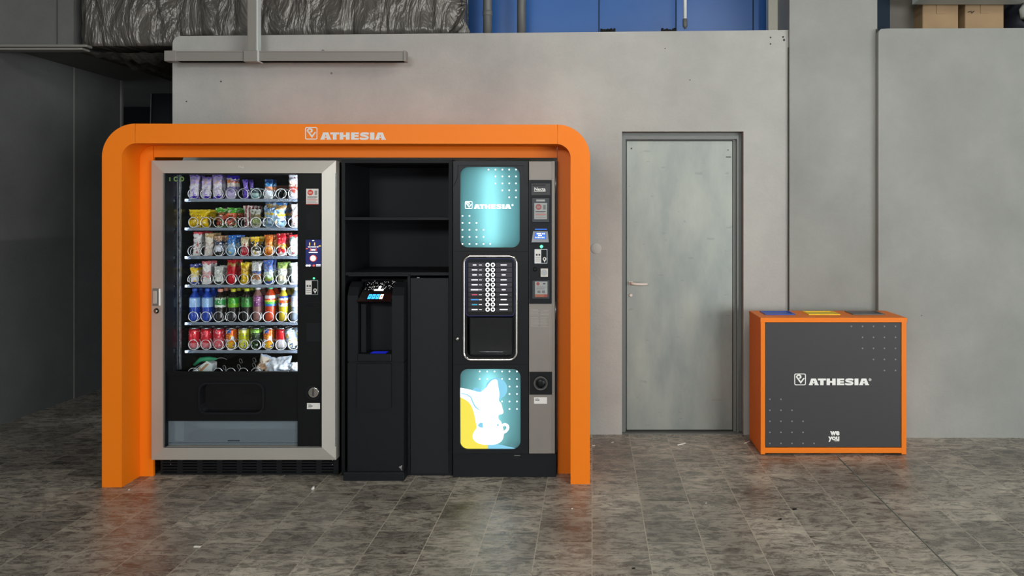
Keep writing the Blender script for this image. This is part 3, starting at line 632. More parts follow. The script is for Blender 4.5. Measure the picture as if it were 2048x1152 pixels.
# control column
cp = B(M['black']); cp.box(P(594.5), P(645), YF+.004, 4.70, Q(893), Q(346.5)); cp = cp.build('control_column', None, vm)
def flat(name, rects, parent, Y, dy=.0012, label=None):
    """flat sticker: list of (material, loop) laid one on the other"""
    c = B(); 
    for i, (mt, lp) in enumerate(rects): c.m(M[mt]); c.prism([lp], Y - dy*(i*.35+1), Y)
    o = c.build(name, None, parent)
    if label: o['label'] = label
    return o
def disc_loop(x, z, r, n=20): return [(x+r*math.cos(2*PI*k/n), z+r*math.sin(2*PI*k/n)) for k in range(n)]
YS = YF+.004
def prect(x0, y0, x1, y1, Y): a = PR(x0, y0, x1, y1, Y); return rect(*a)
def sticker(par, x0, y0, x1, y1, Y, foot=True, label=None):
    w_, h_ = x1-x0, y1-y0; L = [('paper', prect(x0, y0, x1, y1, Y)), ('red', disc_loop(X_(x0+w_*.34, Y), Z_(y0+h_*.24, Y), w_*.23*Y/F)), ('ink', prect(x0+w_*.70, y0+h_*.12, x0+w_*.9, y0+h_*.4, Y)), ('paper', prect(x0+w_*.2, y0+h_*.20, x0+w_*.48, y0+h_*.23, Y)), ('paper', prect(x0+w_*.22, y0+h_*.27, x0+w_*.46, y0+h_*.3, Y))]
    for k, (a, e, mm) in enumerate(((.5, .55, 'inkd'), (.6, .63, 'ink'), (.69, .72, 'red'), (.78, .80, 'ink'), (.88, .91, 'ink'))): L.append((mm, prect(x0+w_*.1, y0+h_*a, x0+w_*(.9-.1*(k % 2)), y0+h_*e, Y)))
    if foot: L.append(('red', prect(x0, y1-1.2, x1, y1, Y)))
    return flat('sticker', L, par, Y, label=label)
sticker(cp, 612.5, 377.5, 637, 409, YS, label='white instruction sticker with a red disc')
flat('blank_cover', [('matt', prect(612, 424, 640, 462, YS))], cp, YS, .002)
L = [('screen', prect(611.5, 479.5, 642.5, 533, YS)), ('screenw', prect(624.5, 480.5, 628.5, 482, YS)), ('screeny', prect(618.5, 485, 620.5, 491, YS)), ('screeny', prect(628.5, 485, 630.5, 491, YS)), ('screenw', prect(616.5, 493, 621.5, 494.5, YS)), ('screenw', prect(623, 493, 632, 494.5, YS)), ('screenw', prect(633.5, 493, 637, 494.5, YS)), ('screeny', prect(638, 490.8, 641.8, 493, YS)), ('screenr', prect(612.5, 496.5, 616, 498, YS)),
     ('screenr', prect(620.8, 496.5, 622.3, 502, YS)), ('screenr', prect(631.5, 496.5, 633, 502, YS)), ('screenw', prect(623.5, 498, 630.5, 501, YS)), ('screenw', prect(618.5, 504, 635.5, 505.4, YS)), ('screenr', disc_loop(X_(627, YS), Z_(516.5, YS), 6.6*YS/F)), ('screenw', disc_loop(X_(627, YS), Z_(516.5, YS), 5.4*YS/F)),
     ('screenw', disc_loop(X_(614.5, YS), Z_(531, YS), 2.0*YS/F)), ('screenw', disc_loop(X_(619.5, YS), Z_(531, YS), 2.0*YS/F)), ('screenr', disc_loop(X_(628.3, YS), Z_(531, YS), 2.0*YS/F)), ('screenw', prect(633.5, 528.5, 641.5, 529.7, YS)), ('screenw', prect(633.5, 531, 641.5, 532.2, YS))]
flat('touch_screen', L, cp, YS, .0015, 'lit navy touch screen showing a white round button')
def card_reader(par, x0, y0, x1, y1, Y):
    w_, h_ = x1-x0, y1-y0; c = B(M['steel']); a = PR(x0, y0, x1, y1, Y); c.prism([rr(*a, .004)], Y-.008, Y); c.m(M['black']); a = PR(x0+w_*.53, y0+h_*.05, x1-w_*.05, y1-h_*.05, Y); c.prism([rr(*a, .003)], Y-.010, Y)
    c.m(M['paper']); a = PR(x0+w_*.04, y0+h_*.04, x0+w_*.50, y1-h_*.04, Y); c.prism([rect(*a)], Y-.009, Y); c.m(M['inkd'])
    for k in range(2): a = PR(x0+w_*(.12+.2*k), y0+h_*.33, x0+w_*(.25+.2*k), y0+h_*.46, Y); c.prism([rect(*a)], Y-.0096, Y)
    c.m(M['ink'])
    for q in (.55, .67, .8): a = PR(x0+w_*.1, y0+h_*q, x0+w_*.45, y0+h_*(q+.04), Y); c.prism([rect(*a)], Y-.0096, Y)
    c.m(M['paper']).ringd(X_(x0+w_*.78, Y), Z_(y0+h_*.68, Y), w_*.14*Y/F, w_*.07*Y/F, Y-.0108, Y, 14).prism([[(X_(x0+w_*.68, Y), Z_(y0+h_*.74, Y)), (X_(x0+w_*.88, Y), Z_(y0+h_*.74, Y)), (X_(x0+w_*.78, Y), Z_(y0+h_*.92, Y))]], Y-.0105, Y)
    return c.build('card_reader', None, par)
card_reader(cp, 611.5, 560, 637, 589.5, YS)
c = B(M['ledgreen']); c.lathe([(.0045, 0), (.0045, .003), (.001, .005)], (X_(628, YS), YS, Z_(556.5, YS)), 10, 'y'); c.build('indicator_light', None, cp)
c = B(M['black']); a = PR(611, 605, 643, 616, YS); c.prism([rr(*a, .015), rr(a[0]+.004, a[1]+.004, a[2]-.004, a[3]-.004, .011)], YS-.004, YS).m(M['dark']).ringd(X_(616.5, YS), Z_(611, YS), .008, .005, YS-.005, YS, 14).ringd(X_(626, YS), Z_(611, YS), .007, .004, YS-.005, YS, 14); c.build('coin_slot', M['dark'], cp)
flat('dark_plate', [('dark', prect(613, 646, 642, 683, YS)), ('matt', prect(614, 658, 641, 659, YS))], cp, YS, .0015)
c = B(M['dark']); kx, kz = X_(627, YS), Z_(785, YS); c.ringd(kx, kz, .043, .033, YS-.008, YS, 32).m(M['chrome']).lathe([(.032, 0), (.031, .003), (.028, .004)], (kx, YS, kz), 28, 'y').m(M['inkd']).box(kx-.006, kx+.004, YS-.0065, YS, kz-.02, kz+.02); c.build('coin_return_cup', None, cp)
flat('small_label', [('paper', prect(614, 806, 640, 818, YS)), ('inkd', prect(617, 811, 625, 813, YS)), ('ink', prect(616, 808.5, 622, 809.4, YS)), ('ink', prect(616, 814.5, 623, 815.4, YS))], cp, YS, .001, 'small white label')

# ---------------- inside: trays, coils, light strips
YRl = 4.76; SC = F/YRl
RX0, RX1 = X_(370, YRl), X_(602, YRl)
c = B(M['steel']); xq = X_(362.5, 4.76); c.box(xq-.006, xq+.003, 4.745, 4.76, Z_(738, 4.76), Z_(349, 4.76)); c.box(xq-.012, xq-.009, 4.75, 4.76, Z_(738, 4.76), Z_(349, 4.76)); c.m(M['inner'])
for py in (420, 436, 476, 493, 540, 606, 662, 714): c.box(xq-.02, xq-.004, 4.742, 4.75, Z_(py+3, 4.76), Z_(py-3, 4.76), .002)
c.build('tray_post', None, vm)
shelf_y = [398, 455.5, 512.5, 569.5, 644.5, 700.5, 757.0]
coil_px = [385.3, 410.6, 435.6, 460.7, 485.4, 510.6, 535.6, 560.6, 585.2]
coilproto = None; trays = []
def coil_mesh(rad=.0300, L=.46, turns=6, ph=0):
    c = B(M['wire']); pts = []
    n = turns*20
    for k in range(n+1):
        a = -PI/2 + ph + 2*PI*k/20; y = .014*k/20 if k <= 20 else .014 + (L-.014)*(k-20)/(n-20)
        pts.append((rad*math.cos(a), y, rad*math.sin(a)))
    c.tube(pts, .0021, 6); return c
cw, ccw = None, None
for si, sy in enumerate(shelf_y):
    zs = Z_(sy, YRl)
    c = B(M['railm']); hh = 5.5/SC; c.box(RX0, RX1, YRl-.006, YRl+.004, zs-hh, zs+.001, .0012); tr = c.build('tray', None, vm); trays.append(tr)
    c = B(M['inner']); c.box(RX0+.001, RX1, YRl+.004, 5.30, zs-.012, zs-.001)
    n = 10
    for k in range(n):
        xx = X_(372.6 + 25.0*k, YRl); c.box(xx-.0008, xx+.0008, YRl+.03, 5.28, zs-.001, zs+.045)
    c.build('tray_floor', None, tr)
    for k, cpx in enumerate(coil_px):
        flip = (k % 2) if si == 1 else 0
        if si == 6 and k in (1, 6, 7): continue
        if si == 6 and k == 0: cw = coil_mesh(turns=3).build('coil', None, tr); o = cw
        elif cw is None:
            o = coil_mesh().build('coil', None, tr); cw = o
        else:
            o = cw.copy(); COL.objects.link(o); o.parent = tr
        o.location = (X_(cpx, YRl-.004), YRl-.004, zs+.0315)
        o.rotation_euler = (0, random.uniform(-1.1, 1.1), 0); o.scale = (-1 if (flip or random.random() < .3) else 1, 1, 1)
c = B(M['led']); c.box(P(331.3), P(332.6), 4.645, 4.68, Q(740), Q(352)); c.build('light_strip', None, vm)
c = B(M['led']); c.box(P(597), P(599), 4.705, 4.73, Q(740), Q(352)); c.build('light_strip', None, vm)
c = B(pm('green_film', '6f8f4a', .6)); z = Z_(358, yg); c.box(X_(335.5, yg), X_(341, yg), yg-.002, yg, Z_(362.5, yg), Z_(354.5, yg)); 
for px, a0 in ((352, .7), (364, 0)): c.stroke([(X_(px, yg)+.010*math.cos(a0+(2*PI-2*a0)*k/20), z+.011*math.sin(a0+(2*PI-2*a0)*k/20)) for k in range(21)], .006, yg-.002, yg)
c.build('window_lettering', None, vm)

# ---------------- products
SHS = ['top shelf', 'second shelf', 'third shelf', 'fourth shelf']
SH = ['top shelf', 'second shelf from the top', 'third shelf from the top', 'fourth shelf from the top', 'bottle shelf', 'can shelf', 'lowest shelf']
LN = ['first', 'second', 'third', 'fourth', 'fifth', 'sixth', 'seventh', 'eighth', 'ninth']
def pouch(name, w, h, d, mat, seed=0, wr=1.0, crimp=.09, flare=0.0, nx=14, nz=22):
    c = B(mat); rnd = random.Random(seed); ox = rnd.random()*50
    V = {}
    for s in (-1, 1):
        for i in range(nx+1):
            for j in range(nz+1):
                u = i/nx*2-1; v = j/nz
                if s == 1 and (i in (0, nx)): V[s, i, j] = V[-1, i, j]; continue
                prof = min(1, max(0, (v-crimp*.5)/.22), max(0, (1-crimp-v)/.22)); prof = math.sin(prof*PI/2)
                e = (1-abs(u)**2.6)**.6 if abs(u) < 1 else 0
                t = d/2*(prof*e + .03*(1-abs(u)))
                pinch = 1 - .10*prof + flare*max(0, v-.8)*3
                x = u*w/2*pinch; z = v*h
                k = wr*.006*(noise.noise((x*38+ox, z*30, s*2)) + .6*noise.noise((x*90+ox, z*70, s*3)))*(.4+prof)
                yy = s*t + k + .0012*math.sin(u*40)*(v > 1-crimp)
                z += wr*.004*noise.noise((u*3+ox, v*2, 9))*(v > .3)
                x += wr*.004*noise.noise((v*5+ox, s*0.0, 4))
                V[s, i, j] = c.bm.verts.new((x, yy, z))
    for s in (-1, 1):
        for i in range(nx):
            for j in range(nz):
                q = [V[s,i,j], V[s,i+1,j], V[s,i+1,j+1], V[s,i,j+1]]
                try: f = c.bm.faces.new(q); f.smooth = True
                except ValueError: pass
    for j in (0, nz):
        for i in range(nx):
            q = [V[-1,i,j], V[-1,i+1,j], V[1,i+1,j], V[1,i,j]]
            q2 = []
            for v in q:
                if v not in q2: q2.append(v)
            try: c.bm.faces.new(q2)
            except ValueError: pass
    return c.build(name)
WM = {}
def wm(key, *a, **k):
    if key not in WM: WM[key] = wrapmat(key, *a, **k)
    return WM[key]
def place(o, px, sh, y=None, rz=0, rx=0, ry=0, group=None, label='', cat='snack'):
    y = YRl + .03 if y is None else y
    o.location = (X_(px, y), y, Z_(shelf_y[sh], YRl)); o.rotation_euler = (rx, ry, rz); tag(o, label, cat, group); return o
G = ['snacks on the top shelf', 'crisp bags on the second shelf', 'bars on the third shelf', 'snacks on the fourth shelf', 'bottles in the vending machine', 'cans in the vending machine', 'food packs on the lowest shelf']
def bars(sh, items, behind=2, gap=.07, d=.024):
    for k, it in enumerate(items):
        if it is None: continue
        name, px, wpx, top, mat, desc, cat, tilt = it
        y0 = YRl + .032; w = wpx*y0/F; h = (shelf_y[sh]-top)/SC
        o = pouch(name, w, h, d, mat, seed=sh*20+k); place(o, px, sh, y0, tilt, group=G[sh], label='%s, front of the %s lane, %s' % (desc, LN[k], SH[sh]), cat=cat)
        o.rotation_euler = (random.uniform(-.06, .02), random.uniform(-.05, .05), tilt)
        for j in range(behind):
            q = o.copy(); COL.objects.link(q); q.location.x = X_(px, y0) + random.uniform(-.006, .006); q.location.y = y0 + gap*(j+1); q.rotation_euler = (random.uniform(-.05, .05), random.uniform(-.08, .08), random.uniform(-.3, .3))
            q['label'] = '%s, %s, %s lane, %s' % (desc, ('second in line', 'third in line')[j], LN[k], SHS[sh])
Pu = dict(rough=.3)
w_purple = wm('purple_white_film', [(0, '4a2ab8'), (.12, 'efeaf6'), (.62, 'cdbdf0'), (.9, '8b6fd8')], ['f0c8a0', 'b79cf0'], amt=.35, scale=30)
w_purple2 = wm('purple_band_film', [(0, 'cfc2ea'), (.3, '8f83b8'), (.5, 'f2e6dc'), (.66, 'e0864a'), (.78, 'f2e6e0'), (.84, '3c1fc0')], ['6a50b8'], amt=.25, scale=30)
w_vio = wm('violet_film', [(0, '6a48c8'), (.5, '8a6ae0'), (.85, '3b2a90')], ['e8e2f8'], amt=.3, scale=40)
w_tealclear = wm('pale_teal_tray', [(0, '7fb4b8'), (.25, 'b9d6d2'), (.5, '4c6068'), (.9, 'a8c8d0')], ['e8f0e8'], amt=.4, scale=40)
w_blueor = wm('blue_white_orange_film', [(0, 'eef4f8'), (.3, 'd9e8f4'), (.42, 'e28a58'), (.6, '2b86c8'), (.8, '0c3a70')], ['ffffff'], amt=.3, scale=40)
w_silverred = wm('silver_red_film', [(0, 'c9ccd0'), (.3, 'b04a38'), (.5, 'e6d6c0'), (.7, 'd8dade')], ['8a2a22', 'ffffff'], amt=.4, scale=40)
bars(0, [
 ('snack_pouch', 388.5, 20, 349.5, w_purple, 'tall white and purple snack pouch', 'snack pouch', .12),
 ('snack_pouch', 412, 21, 353, w_purple, 'white and purple snack pouch', 'snack pouch', -.1),
 ('snack_pouch', 436, 20, 349, w_purple, 'lilac snack pouch', 'snack pouch', .1),
 ('snack_pouch', 460.5, 20, 350, w_purple2, 'violet-banded orange-picture pouch', 'snack pouch', 0),
 ('snack_bar', 492, 10, 358, w_vio, 'slim violet chocolate bar', 'chocolate bar', .3),
 ('snack_pouch', 510, 19, 376, w_tealclear, 'low pale teal snack tray', 'snack pouch', 0),
 ('snack_pouch', 536, 17, 358, w_blueor, 'blue and white biscuit pack', 'biscuit pack', .1),
 None,
 ('snack_pouch', 585, 20, 349, w_silverred, 'silver and red snack pouch', 'snack pouch', 0)], behind=1)
c = B(wm('brown_box', [(0, 'a4512c'), (.6, 'b86a40')])); c.box(-.065, .065, -.01, .01, 0, .03, .002); place(c.build('biscuit_carton'), 562, 0, YRl+.33, group=G[0], label='flat brown carton lying deep in the eighth lane, top shelf', cat='carton'); 
bpy.data.objects['biscuit_carton'].location.z += .062
# second shelf: wide bags
def bag(px, wpx, top, mat, desc, lane, sh=1, rz=0, ry=0, d=.05, behind=1, name='crisp_bag', cat='crisp bag', flare=.06, y0=None):
    y0 = y0 or YRl+.04; h = (shelf_y[sh]-top)/SC
    o = pouch(name, wpx*y0/F, h, d, mat, seed=int(px), wr=1.8, flare=flare, nx=22); place(o, px, sh, y0, rz, 0, ry, G[sh], '%s in front, %s, second shelf' % (desc, lane), cat)
    for j in range(behind):
        q = o.copy(); COL.objects.link(q); q.location.y += .09; q.location.x = X_(px, y0)+.006; q.rotation_euler = (0, ry*.3, rz+.12); q['label'] = '%s just behind its twin, %s, second shelf' % (desc, lane)
bag(399, 45, 419, wm('yellow_bag', [(0, 'f0c80c'), (.5, 'f6d40e'), (.9, 'f3d83a')], ['b88408', 'f4eab0'], amt=.3, scale=30, script='a06c10'), 'bright yellow crisp bag', 'left end', rz=-.12)
bag(454, 42, 415.5, wm('green_bag', [(0, '6a9a4a'), (.12, 'b0442c'), (.55, 'c8582e'), (.72, '58b838'), (.9, '4cae2c')], ['e8e8d8', '3c7a28', '40201a'], amt=.42, scale=32), 'green bag with red picture', 'third and fourth lanes', rz=.12)
bag(499, 22, 411, wm('striped_bag', [(0, 'd8c8c0'), (.2, '9a4a52'), (.32, 'e6dcd6'), (.46, '8f3c46'), (.6, 'e6dcd6'), (.75, '7a3038'), (.88, 'e0dcd8')], ['f4eeea'], amt=.3, scale=40, axis=0), 'dark red striped bag', 'fifth lane', rz=.25, d=.03, y0=YRl+.075)
bag(511, 22, 418.5, wm('clear_sandwich', [(0, 'b9b79c'), (.25, '93a060'), (.5, 'a08a5a'), (.72, 'c8c8be'), (.9, 'dfe2e0')], ['e6e6dc', '6a6f4a'], amt=.4, scale=40), 'clear pack of olive crackers', 'sixth lane', d=.03, behind=0)
bag(547, 50, 403.5, wm('blue_bag', [(0, '9cc8ee'), (.3, 'a8d0f0'), (.45, 'f0c828'), (.55, '8ab8e8'), (.72, 'b08850'), (.88, '3f86d8')], ['e2c04a', '5a6a88', 'c8dff4'], amt=.42, scale=26), 'big blue and yellow bag', 'seventh and eighth lanes', rz=-.2, ry=.1, d=.07, flare=-.1)
bag(591, 18, 408, wm('white_red_bag', [(0, 'f4f2f0'), (.5, 'eeeae8')], ['c04a30'], amt=.3, scale=45, script='b03020'), 'white bag with red writing', 'right end', d=.03, behind=0)
# third shelf
bars(2, [
 ('snack_bar', 394, 17, 464, wm('w31', [(0, 'e8e6e4'), (.75, 'f2f0f0'), (.88, 'd83048')], ['4a3a30', 'b8322c'], amt=.35, scale=45), 'white red-topped snack bar', 'snack bar', .2),
 ('snack_bar', 418, 17, 467, wm('w32', [(0, 'e4d8ce'), (.5, 'efe6d6'), (.8, 'c8a870')], ['a86a58', 'f4f0ea'], amt=.35, scale=45), 'cream and beige snack bar', 'snack bar', .35),
 ('snack_bar', 437, 17, 472, wm('w33', [(0, '2c2420'), (.2, 'd8dce8'), (.5, '38405c'), (.75, 'c89a70')], ['f0f0f0', '20242c'], amt=.4, scale=45), 'dark white-printed snack bar', 'snack bar', 0),
 ('snack_bar', 462, 18, 471, wm('w34', [(0, '7ab4e4'), (.3, 'a8d2f2'), (.55, '3c84d0'), (.8, '2f7ad8')], ['ffffff', 'e0c050'], amt=.3, scale=45), 'sky blue snack bar', 'snack bar', -.15),
 ('snack_bar', 490, 17, 475, wm('w35', [(0, 'd02438'), (.2, 'b84a50'), (.5, 'e8d8b0'), (.85, 'd8c08a')], ['f4e8e8', 'c01f30'], amt=.3, scale=45), 'red-footed cream snack bar', 'snack bar', 0),
 ('snack_bar', 511, 18, 474, wm('w36', [(0, 'e8e4d8'), (.25, '24221f'), (.75, 'e4b818'), (.9, 'f4d020')], ['f0ecdc', 'd8a810'], amt=.35, scale=45), 'black and yellow snack bar', 'snack bar', .2),
 ('snack_bar', 537, 18, 470, wm('w37', [(0, 'e08418'), (.3, 'f0a850'), (.6, 'e88028'), (.85, 'd8742c')], ['f8dcb0', 'b83c20'], amt=.3, scale=45), 'orange snack bar', 'snack bar', 0),
 ('snack_bar', 564, 19, 467, wm('w38', [(0, 'f0e4dc'), (.15, 'd02028'), (.35, 'e8a828'), (.5, 'd81c2c'), (.85, 'c01a24')], ['f4d8d0', 'ffffff'], amt=.25, scale=45), 'bright red snack bar', 'snack bar', 0),
 ('snack_bar', 587, 18, 470, wm('w39', [(0, 'f2f2f0'), (.35, 'd8ece8'), (.7, 'a8dcd4'), (.86, 'd02c34')], ['58b880', 'd04048'], amt=.3, scale=45), 'white and mint green snack bar', 'snack bar', 0)], gap=.06)
bars(3, [
 ('snack_pack', 390, 17, 529, wm('w41', [(0, '3448a8'), (.12, 'e8e8f0'), (.35, 'f0dc90'), (.6, 'f0cc20'), (.8, '2840a0')], ['ffffff', 'f0c818'], amt=.35, scale=45), 'yellow and blue biscuit pack', 'biscuit pack', .2),
 ('snack_pack', 413.5, 18, 523, wm('w42', [(0, 'f2eeee'), (.3, 'e8a8a8'), (.5, 'f0ecec'), (.85, 'c8606a')], ['c83848', 'b8d0b0'], amt=.3, scale=45), 'white and pink biscuit pack', 'biscuit pack', .2),
 ('snack_pack', 437, 19, 533, wm('w43', [(0, '34382c'), (.15, 'eef0ea'), (.6, 'e2e6e0'), (.9, 'c8ccc8')], ['5a7848', 'ffffff'], amt=.3, scale=45), 'white biscuit pack with green leaf', 'biscuit pack', 0),
 ('snack_pack', 462, 20, 521, wm('w44', [(0, 'd81828'), (.5, 'c81422'), (.75, 'b89850'), (.85, 'd01c28')], ['8c0c18', 'f04850'], amt=.3, scale=40), 'glossy red sweets pack', 'sweets pack', -.3),
 ('snack_pack', 489, 18, 526, wm('w45', [(0, 'e0b810'), (.5, 'd8a818'), (.8, 'f2d020')], ['7a5a18', 'f8ecc0'], amt=.3, scale=40), 'golden yellow sweets pack', 'sweets pack', 0),
 ('snack_pack', 512.5, 21, 523, wm('w46', [(0, 'e8ecf0'), (.2, 'b07a50'), (.45, '4a64a8'), (.55, 'e6e6e4'), (.9, '8a8884')], ['ffffff', '5a5850'], amt=.3, scale=40), 'white, brown and blue pack', 'biscuit pack', 0),
 ('snack_pack', 538, 20, 520.5, wm('w47', [(0, '2c50a8'), (.15, '90b040'), (.3, 'd8e8d8'), (.5, '6a88c8'), (.75, '4a70c0')], ['e8f0f8', 'c8864a'], amt=.32, scale=40), 'blue and green snack pack', 'snack pack', 0),
 ('snack_pack', 563.5, 20, 525.5, wm('w48', [(0, 'dce8d0'), (.2, 'c8c0a0'), (.4, 'e8eee0'), (.7, 'a8c868'), (.9, '90b850')], ['6a6048', 'ffffff'], amt=.32, scale=40), 'white and pale green snack pack', 'snack pack', 0),
 ('snack_pack', 590, 17, 526, wm('w49', [(0, 'f0f6f4'), (.8, 'd8eee6')], ['78a898'], amt=.25, scale=40), 'plain white snack pack', 'snack pack', 0)], gap=.075, behind=1)
# bottles
def liquid(name, col, rough=.07): return pm(name, col, rough, spec=.7, coat=.6)
def bottle(k, px, liq, lab, capc, desc, top, rad=.0315, waist=False):
    h = (shelf_y[4]-top)/SC + .012
    t = thing('drink_bottle', '', 'bottle', (0, 0, 0), G[4], local=True); s = h/.2
    prof = [(.012, 0), (rad*.8, .002), (rad, .012), (rad*.97, .03*s), (rad*(.86 if waist else .97), .06*s), (rad, .095*s), (rad, .135*s), (rad*.86, .155*s), (rad*.5, .172*s), (.0125, .180*s), (.0125, .190*s)]
    c = B(liq); c.lathe(prof, n=22); c.build('body', None, t)
    c = B(lab); c.lathe([(rad+.0006, .088*s), (rad+.0008, .090*s), (rad+.0008, .138*s), (rad*.93+.0008, .148*s)], n=22); c.build('label_sleeve', None, t)
    c = B(capc); c.lathe([(.0145, .182*s), (.015, .184*s), (.015, .199*s), (.0135, .201*s)], n=18); c.build('cap', None, t)
    y0 = YRl+.045; t.location = (X_(px, y0), y0, Z_(shelf_y[4], YRl)); t['label'] = '%s at the front of the %s lane' % (desc, LN[k])
    for j in range(2):
        q = t.copy(); COL.objects.link(q); q.location = (X_(px, y0)+.003, y0+.068*(j+1), t.location.z); q.rotation_euler = (0, 0, random.uniform(-1, 1)); q['label'] = '%s, %s in the %s lane' % (desc, ('second', 'third')[j], LN[k])
        for ch in list(t.children): r = ch.copy(); COL.objects.link(r); r.parent = q
lb = lambda n, *a, **k: wm('label_'+n, *a, warp=.03, **k)
cap = lambda n, c_: pm('cap_'+n, c_, .35)
cola = liquid('cola', '1a0f0a'); watb = liquid('blue_water', '123fae')
bottle(0, 390, watb, lb('sky', [(0, '9cc4f0'), (.9, '5a8edc')], ['d8eaff'], amt=.3, scale=50), cap('blue', '1f4fb8'), 'blue water bottle with pale label', 582)
bottle(1, 415, watb, lb('sky', [(0, '9cc4f0')]), cap('blue2', '2458c8'), 'royal blue water bottle', 582)
bottle(2, 441, cola, lb('greenw', [(0, 'e8f0e4'), (.25, '2f9a48'), (.8, 'c8dcc0')], ['f0f4ec', '1f7a38'], amt=.45, scale=50), cap('peach', 'e89a80'), 'dark bottle with green-white label and peach cap', 583, waist=True)
bottle(3, 467, cola, lb('green', [(0, '6cb828'), (.4, '3aa030')], ['a8d838'], amt=.35, scale=50), cap('yellow', 'd8d428'), 'dark bottle with green label and yellow cap', 583, waist=True)
bottle(4, 494, cola, lb('dkgreen', [(0, '3c8a38'), (.5, '2c6a2c')], ['78b060'], amt=.35, scale=50), cap('lime', 'd4dc30'), 'dark bottle with deep green label and lime cap', 582, waist=True)
bottle(5, 516, liquid('peach_tea', '8a6058'), lb('purple', [(0, '7a3a70'), (.5, '9a5a88')], ['d8b8c8', '4a1a58'], amt=.4, scale=50), cap('white', 'dfe2e6'), 'peach tea bottle with purple label', 578, rad=.029)
bottle(6, 541, liquid('orange_tea', 'c03c10'), lb('rainbow', [(0, '3c78c8'), (.2, '58b848'), (.4, 'f0e040'), (.55, 'e84838'), (.7, 'f4f4ec'), (.9, 'e8f0f0')], ['ffffff'], amt=.25, scale=50), cap('teal', '2ca878'), 'orange-red drink bottle with rainbow label', 577)
bottle(7, 567, liquid('yellow_drink', 'c8b020'), lb('energy', [(0, 'f0ece4'), (.3, 'e84c20'), (.6, 'f8f4f0'), (.8, '2a50b0')], ['f0a020', '3048a0'], amt=.4, scale=50), cap('pale', 'd8dde2'), 'yellow drink bottle with orange and white label', 579, rad=.027)
bottle(8, 593, liquid('clear_drink', '8a96a4'), lb('paleblue', [(0, 'e0e8f0'), (.5, 'b8c4d8')], ['6a7898'], amt=.3, scale=50), cap('white2', 'e6eaec'), 'clear bottle with pale label', 579)
# cans
can_steel = M['steel']
def can(k, px, mat, desc, tilt=0):
    rad = .0322; h = .126
    t = thing('drink_can', '', 'can', (0, 0, 0), G[5], local=True)
    c = B(mat); c.lathe([(rad*.80, .004), (rad, .012), (rad, h-.018), (rad*.92, h-.008)], n=28); c.build('body', None, t)
    c = B(can_steel); c.lathe([(rad*.7, .0), (rad*.74, .0), (rad*.80, .0045)], n=24).lathe([(rad*.92, h-.0085), (rad*.85, h-.003), (rad*.84, h), (rad*.78, h), (rad*.77, h-.004), (.002, h-.004)], n=28).box(-.006, .006, -.012, .008, h-.004, h-.0025); c.build('rim', None, t)
    y0 = YRl+.05; t.location = (X_(px, y0), y0, Z_(shelf_y[5], YRl)+.003); t['label'] = '%s at the front of the %s lane, can shelf' % (desc, LN[k]); t.rotation_euler = (0, tilt, random.uniform(-.4, .4))
    for j in range(2):
        q = t.copy(); COL.objects.link(q); q.location = (X_(px, y0)+.005, y0+.075*(j+1), Z_(shelf_y[5], YRl)+.003); q.rotation_euler = (0, 0, random.uniform(-1, 1)); q['label'] = '%s, %s in the %s lane' % (desc, ('second', 'third')[j], LN[k])
        for ch in list(t.children): r = ch.copy(); COL.objects.link(r); r.parent = q
cl = lambda n, *a, **k: wm('can_'+n, *a, warp=.05, rough=.25, metal=.25, **k)
cr_ = cl('red', [(0, 'f08890'), (.3, 'e02838'), (.85, 'c81828')], ['f4b8bc', 'fff4f4'], amt=.28, scale=34)
cor = cl('orange', [(0, 'f0b020'), (.35, 'f07818'), (.7, 'e86810')], ['f8d848', '2060c0', 'ffffff'], amt=.42, scale=26)
can(0, 389, cr_, 'light red soft drink can'); can(1, 413, cr_, 'red soft drink can with pale print'); can(2, 438, cl('red2', [(0, 'e86870'), (.5, 'd83040')], ['f8d0d4'], amt=.4, scale=40), 'rosy red soft drink can')
can(3, 463, cor, 'orange and blue soft drink can'); can(4, 488, cl('yellow', [(0, 'e8e040'), (.4, 'c8c820'), (.8, 'e0d838')], ['2858b8', 'f4f4c8'], amt=.33, scale=26), 'yellow soft drink can')
can(5, 512.5, cl('blackgreen', [(0, '20281c'), (.4, '2c3828'), (.82, '88c040')], ['e0ecd8', '58a030'], amt=.33, scale=34), 'black and green soft drink can')
can(6, 538, cor, 'second orange and blue soft drink can'); can(7, 563, cl('redwhite', [(0, 'ece8e8'), (.45, 'd01820'), (.9, 'b81018')], ['f0e4e4'], amt=.25, scale=30), 'red can with a white lower half'); can(8, 587, cl('silver', [(0, 'c8d4e0'), (.5, '98a8b8')], ['28406a', 'f0f4f8', 'e8c840'], amt=.4, scale=30), 'tilted silver and blue can', -.22)
# lowest shelf
t = thing('sandwich_pack', 'white sandwich pack with a green top, left end of the lowest shelf', 'sandwich', (0, 0, 0), G[6], local=True)
c = B(wm('sandwich_film', [(0, 'eef6f4'), (.6, 'e8f0ee')], ['c8a070', 'dcecea'], amt=.35, scale=22)); c.prism([[(-.065, 0), (.065, 0), (.065, .085), (.03, .10), (-.05, .04)]], -.03, .03); c.build('wrapper', None, t)
c = B(pm('sandwich_green', '2f9a6a', .4)); c.tube([(-.05, -.02, .075), (-.01, -.02, .108), (.04, -.02, .112), (.08, 0, .108)], [.008, .014, .014, .006], 10); c.build('sealed_edge', None, t)
c = B(pm('sandwich_bread', 'c09468', .6)); c.prism([[(-.03, .028), (.03, .085), (.045, .082), (-.012, .025)]], -.0325, -.03); c.build('bread_band', None, t)
t.location = (X_(408, YRl+.05), YRl+.05, Z_(shelf_y[6], YRl)); t.scale = (.98, 1, 1)
